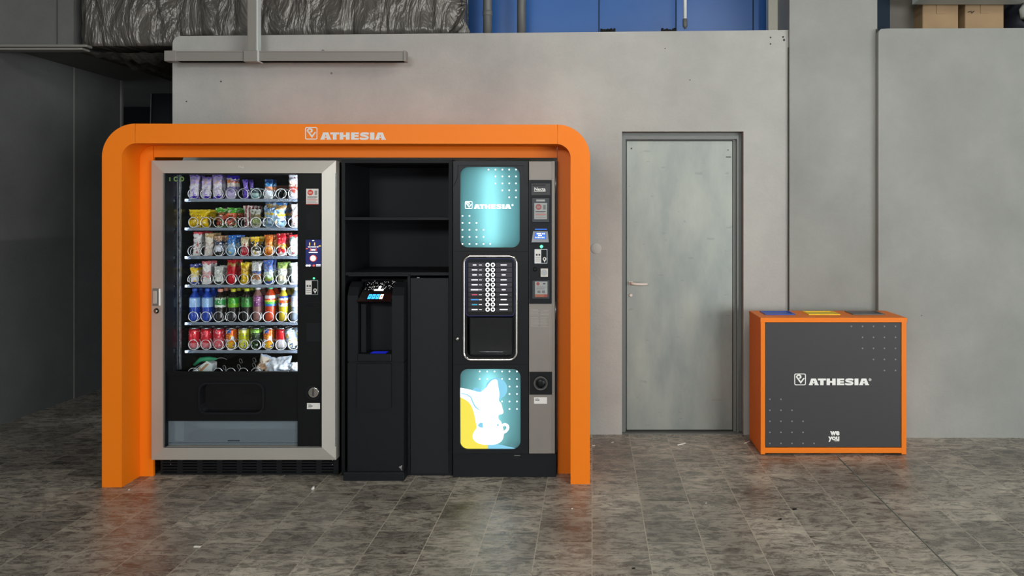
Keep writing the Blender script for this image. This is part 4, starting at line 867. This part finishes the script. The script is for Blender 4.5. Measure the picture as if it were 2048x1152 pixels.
o = pouch('food_pouch', .10, .13, .04, wm('creambag', [(0, 'd8dce8'), (.3, 'b8906a'), (.6, 'e8dcc8'), (.85, 'b8c8e0')], ['f0e8dc', '8a6a50'], amt=.35, scale=30), 11, 1.6); place(o, 523, 6, YRl+.06, .4, group=G[6], label='cream and pale blue food pouch, middle of the lowest shelf', cat='food pouch'); o.rotation_euler = (0, .35, .3)
o = pouch('food_pouch', .18, .115, .07, wm('whitebag', [(0, 'd8e4ee'), (.5, 'e6eef6')], ['c8d8ea', 'f4f8fc'], amt=.4, scale=14, rough=.2), 12, 2.4, nx=26); place(o, 559, 6, YRl+.07, -.1, group=G[6], label='big crumpled white food pouch towards the right of the lowest shelf', cat='food pouch'); o.rotation_euler = (0, -.12, -.1)
o = pouch('food_pouch', .06, .09, .03, WM['whitebag'], 13, 1.6); place(o, 592, 6, YRl+.03, 0, group=G[6], label='small white food pouch at the right end of the lowest shelf', cat='food pouch')

# ================================================================ BLACK SHELF CABINET
YU = 4.64; su = thing('shelf_cabinet', 'tall black open shelf cabinet with a closed narrow door, between the machines', 'cabinet', (X_(793, YU), 4.9, 0))
U = lambda x: X_(x, YU); V_ = lambda y: Z_(y, YU); yk = 5.16
c = B(M['board']); c.box(U(683), U(690), YU, yk, 0, V_(319)).box(U(897.5), U(904.5), YU, yk, 0, V_(319)).box(U(690), U(897.5), YU, yk, V_(326), V_(319)).box(U(815), U(820), YU, yk, 0, V_(548)).box(U(820), U(897.5), YU, yk, 0, .02); c.build('carcass', None, su)
c = B(M['board']); c.box(U(690), U(897.5), yk-.01, yk, 0, V_(326)); c.build('back_panel', None, su)
c = B(M['board']); c.box(U(690), U(897.5), YU+.004, yk-.01, V_(440), V_(434.5)); c.build('shelf_board', None, su)
c = B(M['board']); c.box(U(690), U(897.5), YU+.01, yk-.01, V_(551), V_(545)); c.build('shelf_board', None, su)
c = B(M['board']); c.box(U(698), U(818), YU-.012, YU+.02, V_(552), V_(548.5)); c.build('lip_strip', None, su)
c = B(pm('cabinet_door', '1e2022', .5)); c.box(U(821), U(897), YU-.004, YU+.014, .012, V_(556), .0015); c.m(M['steel']).box(U(834), U(839), YU-.002, YU+.01, V_(556), V_(554.5)); c.build('door', None, su)

# ================================================================ WATER DISPENSER
YP = 4.545; wd = thing('water_dispenser', 'black floor-standing water dispenser in the left bay of the shelf cabinet', 'water dispenser', (X_(752, YP), 4.75, 0))
U = lambda x: X_(x, YP); V_ = lambda y: Z_(y, YP)
xl, xr_ = U(693), U(806)
c = B(M['dark']); c.prism([rect(xl, V_(945), xr_, V_(727))], YP+.02, YP+.36)
c.box(xl+.004, xr_-.003, YP+.024, YP+.36, V_(727), V_(724.5)); c.build('lower_body', None, wd)
c = B(M['dark'])
ni = rect(U(717), V_(724), U(781), V_(608))
# upper body: two side cheeks with sloped shoulders and a back
for (a0, a1) in ((693, 714), (782, 806)):
    n = 8; A = [(YP+.36, V_(575)-.0), (YP+.10, V_(566)), (YP+.05, V_(576)), (YP+.02, V_(592)), (YP+.02, V_(724)), (YP+.36, V_(724))]
    va = [c.bm.verts.new((U(a0), y, z)) for y, z in A]; vb = [c.bm.verts.new((U(a1), y, z)) for y, z in A]
    c.bm.faces.new(va); c.bm.faces.new(vb)
    for i in range(len(A)): c.bm.faces.new((va[i], va[(i+1) % len(A)], vb[(i+1) % len(A)], vb[i]))
c.box(U(714), U(782), YP+.16, YP+.36, V_(724), V_(570)); c.box(xl, xr_, YP+.30, YP+.36, V_(724), V_(566)); c.build('upper_body', None, wd)
c = B(M['matt']); c.box(U(716), U(726), YP+.06, YP+.17, V_(708), V_(610)); c.build('niche_lining', None, wd)
c = B(M['dark']); c.box(U(713.5), U(781.5), YP+.012, YP+.17, V_(724), V_(709), .004); c.build('drip_tray', None, wd)
c = B(M['ledblue']); c.box(U(737), U(768), YP+.03, YP+.10, V_(709)+.0005, V_(709)+.0012); c.build('tray_light', None, wd)
c = B(M['dark']); lp = [(U(713.5), V_(816))] + [(U(713.5+68*k/12), V_(816)-.016*math.sin(PI*k/12)) for k in range(1, 12)] + [(U(781.5), V_(816)), (U(781.5), V_(728)), (U(713.5), V_(728))]; c.prism([lp], YP+.010, YP+.03); c.build('front_cover', None, wd)
c = B(M['dark']); c.box(U(682)+.012, U(808), YP, YP+.36, 0, V_(945), .004); c.build('plinth', None, wd)
# tilted control panel
c = B(M['blackgloss']); T = [(U(724), YP+.12, V_(564.5)), (U(785), YP+.12, V_(564.5)), (U(781), YP-.01, V_(603)), (U(715), YP-.01, V_(603))]; D = [Vector(p)+Vector((0, .02, -.012)) for p in T]
va = [c.bm.verts.new(p) for p in T]; vb = [c.bm.verts.new(p) for p in D]; c.bm.faces.new(va); c.bm.faces.new(vb)
for i in range(4): c.bm.faces.new((va[i], va[(i+1) % 4], vb[(i+1) % 4], vb[i]))
pn = c.build('control_panel', None, wd)
def tp(u, v, off=.0012):
    a = Vector(T[3]).lerp(Vector(T[2]), u); d = Vector(T[0]).lerp(Vector(T[1]), u); nrm = (Vector(T[2])-Vector(T[3])).cross(Vector(T[0])-Vector(T[3])).normalized(); return a.lerp(d, v) + nrm*off
def tquad(c, u0, v0, u1, v1, off=.0012): c._fin([c.bm.faces.new([c.bm.verts.new(tp(*q, off)) for q in ((u0, v0), (u1, v0), (u1, v1), (u0, v1))])])
c = B(M['white']); rnd = random.Random(3)
for k in range(70):
    u, v = rnd.uniform(.04, .96), rnd.uniform(.55, .97); s_ = rnd.uniform(.006, .018)
    tquad(c, u-s_*.6, v-s_*1.2, u+s_*.6, v+s_*1.2)
c.build('star_pattern', None, pn)
c = B(M['screenw']); tquad(c, .36, .50, .66, .58); tquad(c, .47, .58, .55, .72); c.build('lit_logo', None, pn)
for k in range(4):
    c = B(M['btnblue'] if k < 3 else M['screenw']); u = .27+.12*k; tquad(c, u, .12, u+.10, .34); c.m(M['lcd' if k < 3 else 'screenr']); tquad(c, u+.03, .2, u+.07, .27, .002); c.build('button', None, pn)
c = B(M['steel']); c.prism([[(U(796), V_(936)), (U(803), V_(932)), (U(801), V_(941))]], YP+.0165, YP+.019); c.prism([[(U(797), V_(936)), (U(803), V_(942)), (U(802), V_(943))]], YP+.0165, YP+.019); c.build('torn_tape', M['ink'], wd)

# ================================================================ COFFEE MACHINE
YC = 4.60; cm = thing('coffee_machine', 'tall black and grey hot drinks machine with two glowing teal panels', 'coffee machine', (X_(1008, YC), 5.0, 0))
U = lambda x: X_(x, YC); V_ = lambda y: Z_(y, YC)
c = B(M['matt']); c.box(U(906), U(912), 4.70, 5.36, V_(908), V_(322)).box(U(1102), U(1110), 4.66, 5.36, V_(908), V_(322)).box(U(912), U(1104), 5.33, 5.36, V_(908), V_(322)).box(U(912), U(1104), 4.70, 5.36, V_(330), V_(322)).box(U(912), U(1104), 4.70, 5.36, V_(908), V_(900)); c.build('cabinet', None, cm)
# door built of a plate with three openings
door_y0, door_y1 = YC, YC+.03
o1 = rr(U(920), V_(495), U(1039.5), V_(334), .045); o2 = rr(U(926), V_(721), U(1035), V_(510), .045); o3 = rr(U(920), V_(898.5), U(1041), V_(738), .045)
dm = pm('door_plastic', '17191b', .36)
c = B(dm); c.prism([rect(U(906), V_(907.5), U(1057), V_(322)), o1, o2, o3], door_y0, door_y1)
dp = c.build('door', None, cm)
c = B(M['inner']); c.box(U(906), U(1057), YC-.001, YC+.002, V_(503), V_(502)).box(U(906), U(1057), YC-.001, YC+.002, V_(729), V_(728)); c.build('door_seam', None, dp)
c = B(dm); c.prism([[(U(908), V_(323)), (U(1056), V_(323)), (U(1048), V_(331)), (U(916), V_(331))]], YC-.007, YC); c.prism([[(U(908), V_(323)), (U(916), V_(331)), (U(916), V_(352)), (U(908), V_(372))]], YC-.008, YC); c.prism([[(U(1056), V_(323)), (U(1056), V_(372)), (U(1048), V_(352)), (U(1048), V_(331))]], YC-.008, YC); c.build('door_brow', None, dp)
# lit panels
def dots(c, rows, Y, r):
    for py, xs in rows:
        for px in xs: c.disc(X_(px, Y), Z_(py, Y), r, Y-.0012, Y-.0002, 12)
xs5 = [977, 991, 1004.7, 1018.4, 1032]; xl5 = [925, 939, 953, 967, 980.5]
rows_top = [(339.3, xs5), (352.8, xs5[1:]), (366.7, xs5[1:]), (380.7, xs5[2:]), (394.6, xs5[3:]), (431.7, xl5[:2]), (445.8, xl5[:3]), (459.7, xl5[:4]), (473.7, xl5[:4]), (487.8, xl5)]
YL = YC+.012
def litbox(name, x0, y0, x1, y1, tubes):
    bx = B(M['white_in']); X0, Z0, X1, Z1 = U(x0)-.0, V_(y1), U(x1), V_(y0)
    bx.box(X0-.012, X1+.012, YC+.105, YC+.11, Z0-.01, Z1+.01).box(X0-.012, X0-.01, YC+.031, YC+.105, Z0-.01, Z1+.01).box(X1+.01, X1+.012, YC+.031, YC+.105, Z0-.01, Z1+.01).box(X0-.01, X1+.01, YC+.031, YC+.105, Z1+.008, Z1+.01).box(X0-.01, X1+.01, YC+.031, YC+.105, Z0-.01, Z0-.008)
    return bx
c = litbox('l', 920, 334, 1039.5, 495, 1); pt = c.build('light_box', None, cm)
c = B(M['teal']); c.sheet(rr(U(919), V_(496), U(1040.5), V_(333), .046), YL+.001); pt1 = c.build('lit_panel', None, cm); pt1['label'] = 'glowing teal upper panel with white dots and logo'
c = B(M['lit_white']); dots(c, rows_top, YL+.001, .0047); wordmark(c, X_(948, YL), Z_(417.5, YL), X_(1022, YL), Z_(408.5, YL), YL-.0008, YL+.0008); emblem(c, X_(930, YL), Z_(417.5, YL), X_(945, YL), Z_(402.5, YL), YL-.0008, YL+.0008); reg(c, X_(1025, YL), Z_(410, YL), .006, YL-.0008, YL+.0008); c.build('panel_print', None, pt1)
c = B(M['bulb']); c.tube([(U(981), YC+.075, V_(490)), (U(981), YC+.075, V_(340))], .012, 12); c.build('fluorescent_tube', None, pt)
# lower panel
c = litbox('l', 920, 738, 1041, 898.5, 1); pt = c.build('light_box', None, cm)
c = B(M['teal']); c.sheet(rr(U(919), V_(899.5), U(1042), V_(737), .046), YL+.001); pt2 = c.build('lit_panel', None, cm); pt2['label'] = 'glowing lower panel with a white cup, cream and spoon on teal and yellow'
L = lambda x, y: (X_(900 + x/4.431, YL), Z_(720 + y/4.431, YL))     # from the close-up view of the panel
c = B(M['lit_yellow']); c.prism([[L(92, 320), L(180, 330), L(240, 460), L(330, 560), L(335, 752), L(335, 786), L(140, 786), L(110, 770), L(94, 740)]], YL-.0004, YL+.0008); c.build('yellow_field', None, pt2)
c = B(M['lit_blue']); c.prism([[L(335, 752), L(420, 745), L(600, 786), L(335, 786)]], YL-.0004, YL+.0008)
c.build('blue_foot', None, pt2); c = B(M['lit_blue']); c.prism([disc_loop(*L(412, 255), 96/4.431*YL/F, 30)], YL-.0006, YL+.0008); c.build('spoon_bowl', None, pt2); c = B(M['lit_blue']); c.prism([disc_loop(*L(235, 285), 42/4.431*YL/F, 24)], YL-.0006, YL+.0008); c.build('blue_drop', None, pt2)
c = B(M['lit_white'])
body = [L(50, 238), L(180, 262), L(265, 290), L(300, 262), L(325, 240), L(345, 205), L(380, 172), L(420, 170), L(425, 225), L(440, 300), L(430, 365), L(455, 385), L(462, 420), L(474, 455), L(468, 480), L(430, 482), L(425, 520), L(452, 545), L(460, 570), L(470, 600), L(478, 660), L(465, 715), L(415, 748), L(335, 754), L(260, 745), L(212, 715), L(197, 675), L(215, 630), L(240, 600), L(230, 560), L(215, 470), L(180, 380), L(110, 335), L(50, 318)]
for _ in range(2):      # round the traced outline
    body = [q for i, p in enumerate(body) for q in ((p[0]*.75+body[(i+1) % len(body)][0]*.25, p[1]*.75+body[(i+1) % len(body)][1]*.25), (p[0]*.25+body[(i+1) % len(body)][0]*.75, p[1]*.25+body[(i+1) % len(body)][1]*.75))]
c.prism([body], YL-.0010, YL+.0008); hd = [L(440 + 0, 640), L(470, 645), L(505, 625), L(516, 592), L(500, 572), L(470, 574), L(448, 592)]
hd = [hd[0]] + [q for p, r_ in zip(hd, hd[1:]) for q in ((p[0]*.7+r_[0]*.3, p[1]*.7+r_[1]*.3), (p[0]*.3+r_[0]*.7, p[1]*.3+r_[1]*.7))] + [hd[-1]]
c.stroke(hd, 24/4.431*YL/F, YL-.0010, YL+.0008); c.build('cup_and_cream', None, pt2)
c = B(M['lit_blue']); c.stroke([L(96, 296), L(150, 305), L(185, 330), L(205, 380), L(225, 415), L(262, 445)], [.004, .006, .007, .007, .008, .004], YL-.0013, YL+.0008); c.prism([[L(245, 578), L(265, 556), L(290, 556), L(292, 600), L(262, 596)]], YL-.0013, YL+.0008).prism([[L(415, 570), L(430, 565), L(434, 580), L(420, 588)]], YL-.0013, YL+.0008); c.build('blue_shadow', None, pt2)
xb = [959.4 + 14.9*k for k in range(6)]
c = B(M['lit_white']); dots(c, [(742.8, xb), (758, xb[:2]+xb[3:]), (773, xb[4:]), (788, xb[4:]), (803, xb[3:]), (818, xb[4:])], YL+.001, .0045); c.build('dot_print', None, pt2)
c = B(M['bulb']); c.tube([(U(978), YC+.07, V_(893)), (U(978), YC+.07, V_(744))], .012, 12); c.build('fluorescent_tube', None, pt)
# chrome ring and menu
c = B(M['chrome'])
loop = rr(U(928), V_(719), U(1033), V_(512), .042, 8); c.tube([(x, YC-.004, z) for x, z in loop], .0085, 10, close=True); c.build('chrome_ring', None, dp)
c = B(M['black']); c.prism([rr(U(930), V_(717), U(1031), V_(514), .038)], YC+.075, YC+.08); c.prism([rr(U(929), V_(718), U(1032), V_(513), .038), rr(U(934), V_(713), U(1027), V_(518), .034)], YC+.0, YC+.075); rc = c.build('recess', None, dp)
c = B(M['blackgloss']); c.prism([rr(U(932), V_(632), U(1029), V_(517), .02)], YC-.004, YC+.02); mp_ = c.build('menu_panel', None, dp)
c = B(M['ledblue']); c.prism([rr(U(932), V_(632), U(1029), V_(517), .02), rr(U(932.8), V_(631.2), U(1028.2), V_(517.8), .019)], YC-.0045, YC-.004); c.build('blue_edge', pm('blue_edge', '2c2a78', .3), mp_)
for k in range(10):
    py = 529.6 + 9.9*k
    c = B(M['menu'] if k < 6 else M['menud']); c.box(U(937), U(969.5), YC-.0055, YC-.004, V_(py+4.2), V_(py-4.2))
    c.m([M['menuw']]*0 or (M['menuw'] if k < 6 or k == 9 else (M['menur'], M['menub'], M['menut'])[k-6]))
    wl_ = (12, 16, 14, 18, 17, 20, 16, 20, 16, 17)[k]; c.box(U(953-wl_/2-1), U(953+wl_/2-6), YC-.0062, YC-.005, V_(py+1.3), V_(py-.9)); c.m(M['menuw']).box(U(958), U(964), YC-.0062, YC-.005, V_(py+.9), V_(py-.3)); c.build('menu_strip', None, mp_)
    c = B(M['menu'] if k < 6 else M['menud']); c.box(U(991.5), U(1024), YC-.0055, YC-.004, V_(py+4.2), V_(py-4.2)); wr_ = (12, 11, 8, 12, 13, 8, 15, 12, 18, 16)[k]; c.m(M['menuw']).box(U(1007.5-wr_/2), U(1007.5+wr_/2), YC-.0062, YC-.005, V_(py+1.2), V_(py-.9)); c.build('menu_strip', None, mp_)
    for px in (975.5, 986): c = B(M['menuw']); c.ringd(U(px), V_(py), .0125, .0062, YC-.008, YC-.004, 18).m(M['black']).disc(U(px), V_(py), .006, YC-.0065, YC-.004, 12); c.build('button', None, mp_)
c = B(M['smoke']); c.prism([rr(U(941), V_(710), U(1024), V_(636), .006)], YC+.008, YC+.011); c.m(M['steel']).tube([(U(958), YC+.006, V_(703.5)), (U(962), YC+.004, V_(704)), (U(1002), YC+.004, V_(704)), (U(1007), YC+.006, V_(703.5))], .0016, 6); c.m(M['dark']).box(U(940), U(941.5), YC+.004, YC+.012, V_(710), V_(636)).box(U(1023.5), U(1025), YC+.004, YC+.012, V_(710), V_(636)); c.build('cup_flap', None, dp)
c = B(M['steel']); c.box(U(935), U(1028), YC+.03, YC+.07, V_(714), V_(712)); 
for k in range(12): c.box(U(950+k*5), U(952+k*5), YC+.03, YC+.07, V_(712), V_(711.4))
c.build('cup_stand', M['dark'], dp)
c = B(M['chrome']); c.lathe([(.011, 0), (.011, .012), (.006, .017)], (U(915), YC, V_(677)), 16, 'y').m(M['inkd']).box(U(915)-.001, U(915)+.001, YC-.018, YC-.016, V_(677)-.005, V_(677)+.005); c.build('lock', None, dp)
# grey side panel
c = B(M['grey']); c.box(U(1058), U(1104), YC-.004, YC+.06, V_(907), V_(322.5), .002); c.box(U(1104.2), U(1109.5), YC, YC+.06, V_(907), V_(322.5)); gp = c.build('grey_panel', None, cm)
c = B(M['black']); c.box(U(1110), U(1113), YC+.02, YC+.12, V_(907), V_(320)); c.m(M['steel']).tube([(U(1111), YC+.017, V_(344)), (U(1111), YC+.017, V_(388))], .003, 8).tube([(U(1111), YC+.017, V_(604)), (U(1111), YC+.017, V_(640))], .003, 8); c.build('hinge', None, cm)
YG = YC-.004
def gr(x0, y0, x1, y1, Y=YG): return PR(x0, y0, x1, y1, Y)
c = B(M['dark']); c.prism([rr(*gr(1058.5, 360, 1103.5, 607.5), .004)], YG-.003, YG); ci = c.build('control_inset', None, cm)
YI = YG-.003
c = B(M['inkd']); c.prism([rect(*gr(1063, 367, 1100, 390, YI))], YI-.001, YI); c.m(M['black']).box(X_(1065, YI), X_(1091, YI), YI-.0016, YI, Z_(371.5, YI), Z_(369, YI)); c.m(M['white']); text(c, 'Necta', X_(1080, YI), Z_(378, YI), .0185, YI-.0018, YI, .02, width=.064); c.box(X_(1068, YI), X_(1091, YI), YI-.0018, YI, Z_(383.2, YI), Z_(382.4, YI)); c.build('maker_plate', None, ci)
c = B(M['matt']); c.prism([rect(*gr(1063, 394, 1100, 446, YI))], YI-.001, YI); c.m(M['clear']).prism([rr(*gr(1064.5, 396, 1098.5, 444, YI), .004)], YI-.006, YI-.005); c.m(M['paper']).prism([rect(*gr(1072.5, 399, 1090, 403, YI))], YI-.003, YI); pk = c.build('document_pouch', None, ci)
sticker(ci, 1068.5, 406, 1094, 438.5, YI-.0025, False)
# display with sloped hood
c = B(M['black']); c.prism([rect(*gr(1063, 456, 1099, 486, YI))], YI-.0012, YI); c.m(M['lcd']).prism([rect(*gr(1070, 457.5, 1094, 459.5, YI))], YI-.0018, YI)
A = [(1066.5, 462.5), (1095.5, 462.5), (1098, 484.5), (1063.5, 484.5)]; va = [c.bm.verts.new((X_(x, YI), YI-(.004 if i < 2 else .02), Z_(y, YI))) for i, (x, y) in enumerate(A)]; vb = [c.bm.verts.new((X_(x, YI), YI, Z_(y, YI))) for x, y in A]
c.m(M['steel']); c._fin([c.bm.faces.new(va)] + [c.bm.faces.new((va[i], va[(i+1) % 4], vb[(i+1) % 4], vb[i])) for i in range(4)])
dh = c.build('display_hood', M['grey'] if False else None, ci)
c = B(M['lcd']); 
def hq(c, u0, v0, u1, v1, off):
    P0, P1, P2, P3 = [Vector((X_(x, YI), YI-(.004 if i < 2 else .02)-off, Z_(y, YI))) for i, (x, y) in enumerate(A)]
    f = lambda u, v: P0.lerp(P1, u).lerp(P3.lerp(P2, u), v); c._fin([c.bm.faces.new([c.bm.verts.new(f(*q)) for q in ((u0, v0), (u1, v0), (u1, v1), (u0, v1))])])
hq(c, .14, .12, .86, .70, .001); c.m(M['screenw'])
for q in ((.26,.18,.56,.28), (.62,.18,.68,.28), (.72,.18,.80,.28), (.36,.34,.60,.42)): hq(c, *q, .0018)
for k in range(7): hq(c, .2+.085*k, .50, .24+.085*k, .62, .0018)
c.build('display', None, ci)
c = B(M['ledgreen']); c.lathe([(.008, 0), (.008, .004), (.002, .007)], (X_(1083, YI), YI, Z_(493, YI)), 14, 'y'); c.build('indicator_light', None, ci)
card_reader(ci, 1069, 498, 1095, 527, YI)
c = B(M['black']); c.lathe([(.012, 0), (.012, .004), (.008, .007)], (X_(1070, YI), YI, Z_(538.5, YI)), 18, 'y'); c.build('return_button', None, ci)
c = B(M['black']); c.prism([rect(*gr(1080, 531, 1097, 556, YI))], YI-.001, YI).m(M['silver']).prism([rect(*gr(1081.5, 537, 1096, 553.5, YI))], YI-.004, YI).m(M['steel']).ringd(X_(1088.7, YI), Z_(545, YI), .016, .012, YI-.006, YI, 20).disc(X_(1088.7, YI), Z_(545, YI), .009, YI-.0055, YI); c.build('coin_slot', None, ci)
flat('sticker', [('paper', prect(1070, 563, 1095, 594, YI)), ('red', disc_loop(X_(1076, YI), Z_(567.5, YI), .0095)), ('inkd', prect(1086, 566, 1091, 568.5, YI)), ('ink', prect(1073, 573.5, 1092, 574.6, YI)), ('ink', prect(1073, 577, 1090, 578, YI)), ('ink', prect(1075, 581, 1081, 586, YI)), ('ink', prect(1084, 581, 1090, 586, YI)), ('red', prect(1070, 588.5, 1095, 594, YI)), ('orangeink', prect(1070, 589, 1088, 593.5, YI))], ci, YI-.001, .001, 'white sticker with a red and orange foot')
c = B(M['clear']); c.prism([rr(*gr(1065, 561, 1099, 597, YI), .004)], YI-.006, YI-.005); c.build('plastic_sleeve', None, ci)
# stamped grey notice, coin return, label
c = B(M['faint'])
for (a, b0, e, f) in ((1061, 618, 1079, 633), (1081, 620, 1100, 633), (1061, 635, 1078, 656), (1081, 635, 1095, 656)):
    n_ = int((f-b0)/2.8)
    for k in range(n_): c.box(X_(a, YG), X_(e-random.uniform(0, 4), YG), YG-.0008, YG, Z_(b0+k*2.8+1.1, YG), Z_(b0+k*2.8, YG))
c.build('printed_notice', None, gp)
c = B(M['matt']); q = gr(1059, 743.5, 1104, 789); cx_, cz_ = (q[0]+q[2])/2, (q[1]+q[3])/2; c.prism([rect(*q), disc_loop(cx_, cz_, .042, 28)], YG-.005, YG); c.ringd(cx_, cz_, .046, .040, YG-.010, YG, 32).m(M['blackgloss']).ringd(cx_, cz_, .034, .027, YG-.008, YG, 28).m(M['black']).lathe([(.027, 0), (.024, .003), (.004, .003)], (cx_, YG, cz_), 24, 'y'); c.build('coin_return_cup', None, gp)
flat('small_label', [('paper', prect(1068, 794.5, 1094, 807.5, YG)), ('inkd', prect(1070.5, 799, 1079, 801, YG)), ('ink', prect(1071, 796.5, 1077, 797.5, YG))], gp, YG, .001, 'small white label')
c = B(M['board']); c.box(U(905), U(1112), YC+.012, 5.3, 0, V_(909), .002); c.m(M['ink']).box(U(1028), U(1040), YC+.010, YC+.013, V_(912.6), V_(911.8)); c.build('plinth', None, cm)

# ================================================================ RECYCLING BIN
YN = 5.035; YNb = 5.40; bn = thing('recycling_bin', 'low orange recycling bin with a charcoal front and three coloured lids', 'recycling bin', (X_(1667, YN), 5.2, 0))
U = lambda x: X_(x, YN); V_ = lambda y: Z_(y, YN)
x0, x1 = U(1521.5), U(1813); zt = V_(635.5); tk = .028
c = B(M['orange']); c.box(x0, x0+tk, YN, YNb, .004, zt-tk, .0008); c.build('side_panel', None, bn)
c = B(M['orange']); c.box(x1-tk*1.1, x1, YN, YNb, .004, zt-tk, .0008); c.build('side_panel', None, bn)
c = B(M['orange']); c.box(x0+tk, x1-tk*1.1, YN, YNb, .012, .012+tk*1.2, .0008); c.build('bottom_panel', None, bn)
c = B(M['orange']); hl = []
def top_loop(xa, xb, ya=5.09, yb=5.24): return xa, xb, ya, yb
LIDS = (('lidblue', 1525, 1585, 'blue lid'), ('lidyellow', 1611, 1673, 'yellow lid'), ('lidgrey', 1698, 1762, 'dark grey lid'))
ylid0, ylid1 = 5.17, 5.345
# top board with three cut-outs: strips
xs = [x0-.002]
for _, a, e, _n in LIDS: xs += [X_(a, 5.25)+.012, X_(e, 5.25)-.012]
xs.append(x1+.002)
c.box(xs[0], xs[-1], YN-.003, ylid0+.012, zt-tk, zt).box(xs[0], xs[-1], ylid1-.012, YNb, zt-tk, zt)
for k in range(0, 8, 2): c.box(xs[k], xs[k+1], ylid0+.012, ylid1-.012, zt-tk, zt)
c.build('top_board', None, bn)
for mt, a, e, nm in LIDS:
    A, E = X_(a, 5.25), X_(e, 5.25); c = B(M[mt]); t_ = .014
    c.box(A, E, ylid0, ylid0+t_, zt, zt+.006, .001).box(A, E, ylid1-t_, ylid1, zt, zt+.006, .001).box(A, A+t_, ylid0+t_, ylid1-t_, zt, zt+.006).box(E-t_, E, ylid0+t_, ylid1-t_, zt, zt+.006)
    c.box(A+t_, E-t_, ylid0+t_, ylid1-t_, zt-.002, zt+.0015)
    o = c.build('lid', None, bn); o['label'] = nm
c = B(M['charcoal']); c.box(x0+tk+.003, x1-tk*1.1-.003, YN+.004, YN+.022, .012+tk*1.2+.003, zt-tk-.003, .001); fp = c.build('front_door', None, bn)
c = B(M['inner']); c.box(x0+tk, x1-tk*1.1, YN+.026, YNb-.01, .04, zt-tk); c.build('liner', None, bn)
YE = YN+.004
c = B(M['dot']); gx = [1702.7, 1725, 1747, 1768.8, 1791]; gl_ = [1539.7+22.1*k for k in range(5)]
dots(c, [(652.7, gx), (674.7, gx[1:]), (696.7, gx[1:]), (718.8, gx[2:]), (741, gx[3:]), (798.5, gl_[:2]), (820.5, gl_[:3]), (842.5, gl_[:4]), (864.6, gl_[:4]), (886.8, gl_)], YE, .0052); c.build('dot_print', None, fp)
c = B(M['white']); emblem(c, X_(1588.5, YE), Z_(770.5, YE), X_(1611.7, YE), Z_(747, YE), YE-.0015, YE); wordmark(c, X_(1617.5, YE), Z_(770.3, YE), X_(1738, YE), Z_(757, YE), YE-.0015, YE); reg(c, X_(1740, YE), Z_(759.3, YE), .0085, YE-.0015, YE); c.build('logo', None, fp)
c = B(M['white']); text(c, 'we', X_(1669.5, YE), Z_(866.3, YE)+.006, .034, YE-.0015, YE, .05, width=.060); text(c, 'you', X_(1667.5, YE), Z_(876.2, YE)+.004, .030, YE-.0015, YE, .05, width=.070); c.box(X_(1669, YE), X_(1678.5, YE), YE-.0015, YE, Z_(882.3, YE), Z_(880.8, YE)); c.build('slogan', None, fp)

# ================================================================ LITTER ON THE FLOOR
def ground(px, py): Y = F*CH/(py-CY); return X_(px, Y), Y
def scrap(px, py, lx_, ly_, rz_, lab, m='litter', h=.004, nm='paper_scrap'):
    x, y = ground(px, py); c = B(M[m]); vs = []
    c.box(-lx_/2, lx_/2, -ly_/2, ly_/2, 0, h, min(lx_, ly_, h)*.3, 1)
    for v in c.bm.verts: v.co.z += .15*h*math.sin(v.co.x*300) if v.co.z > h*.5 else 0; v.co.y += .2*ly_*math.sin(v.co.x*120)
    o = c.build(nm); o.location = (x, y, .0); o.rotation_euler = (0, 0, rz_); tag(o, lab, 'litter')
scrap(626, 978, .016, .03, .3, 'white paper scrap on the floor before the silver vending machine', h=.012)
scrap(1363, 889, .075, .010, .75, 'thin white strip lying on the floor before the metal door', h=.006)
scrap(1494, 885, .07, .008, .9, 'thin white strip on the floor at the back corner of the bin')
scrap(395, 1094, .03, .012, -.2, 'torn white wisp on the floor among the tiles, nearest the camera')
scrap(1225, 885, .018, .010, .4, 'tiny yellowish crumb of paper by the wall beside the door', m='cream')
scrap(1187, 892, .02, .006, .1, 'tiny white sliver on the floor right behind the orange frame foot')
scrap(258, 980, .008, .006, .1, 'white speck on the floor in front of the left orange foot')
scrap(1589, 1019, .024, .014, .1, 'black scrap on the tiles in front of the bin', 'litterd', .004, 'dark_scrap')
scrap(1560, 1039, .02, .011, .3, 'smaller black scrap on the tiles in front of the bin', 'litterd', .004, 'dark_scrap')
scrap(1267, 1137, .014, .008, 0, 'black fleck on the tiles nearest the camera', 'litterd', .003, 'dark_scrap')
scrap(1144, 1018, .008, .006, 0, 'white speck on the tiles in front of the right orange foot')
scrap(1412, 1007, .006, .005, 0, 'white speck on the tiles in front of the metal door')
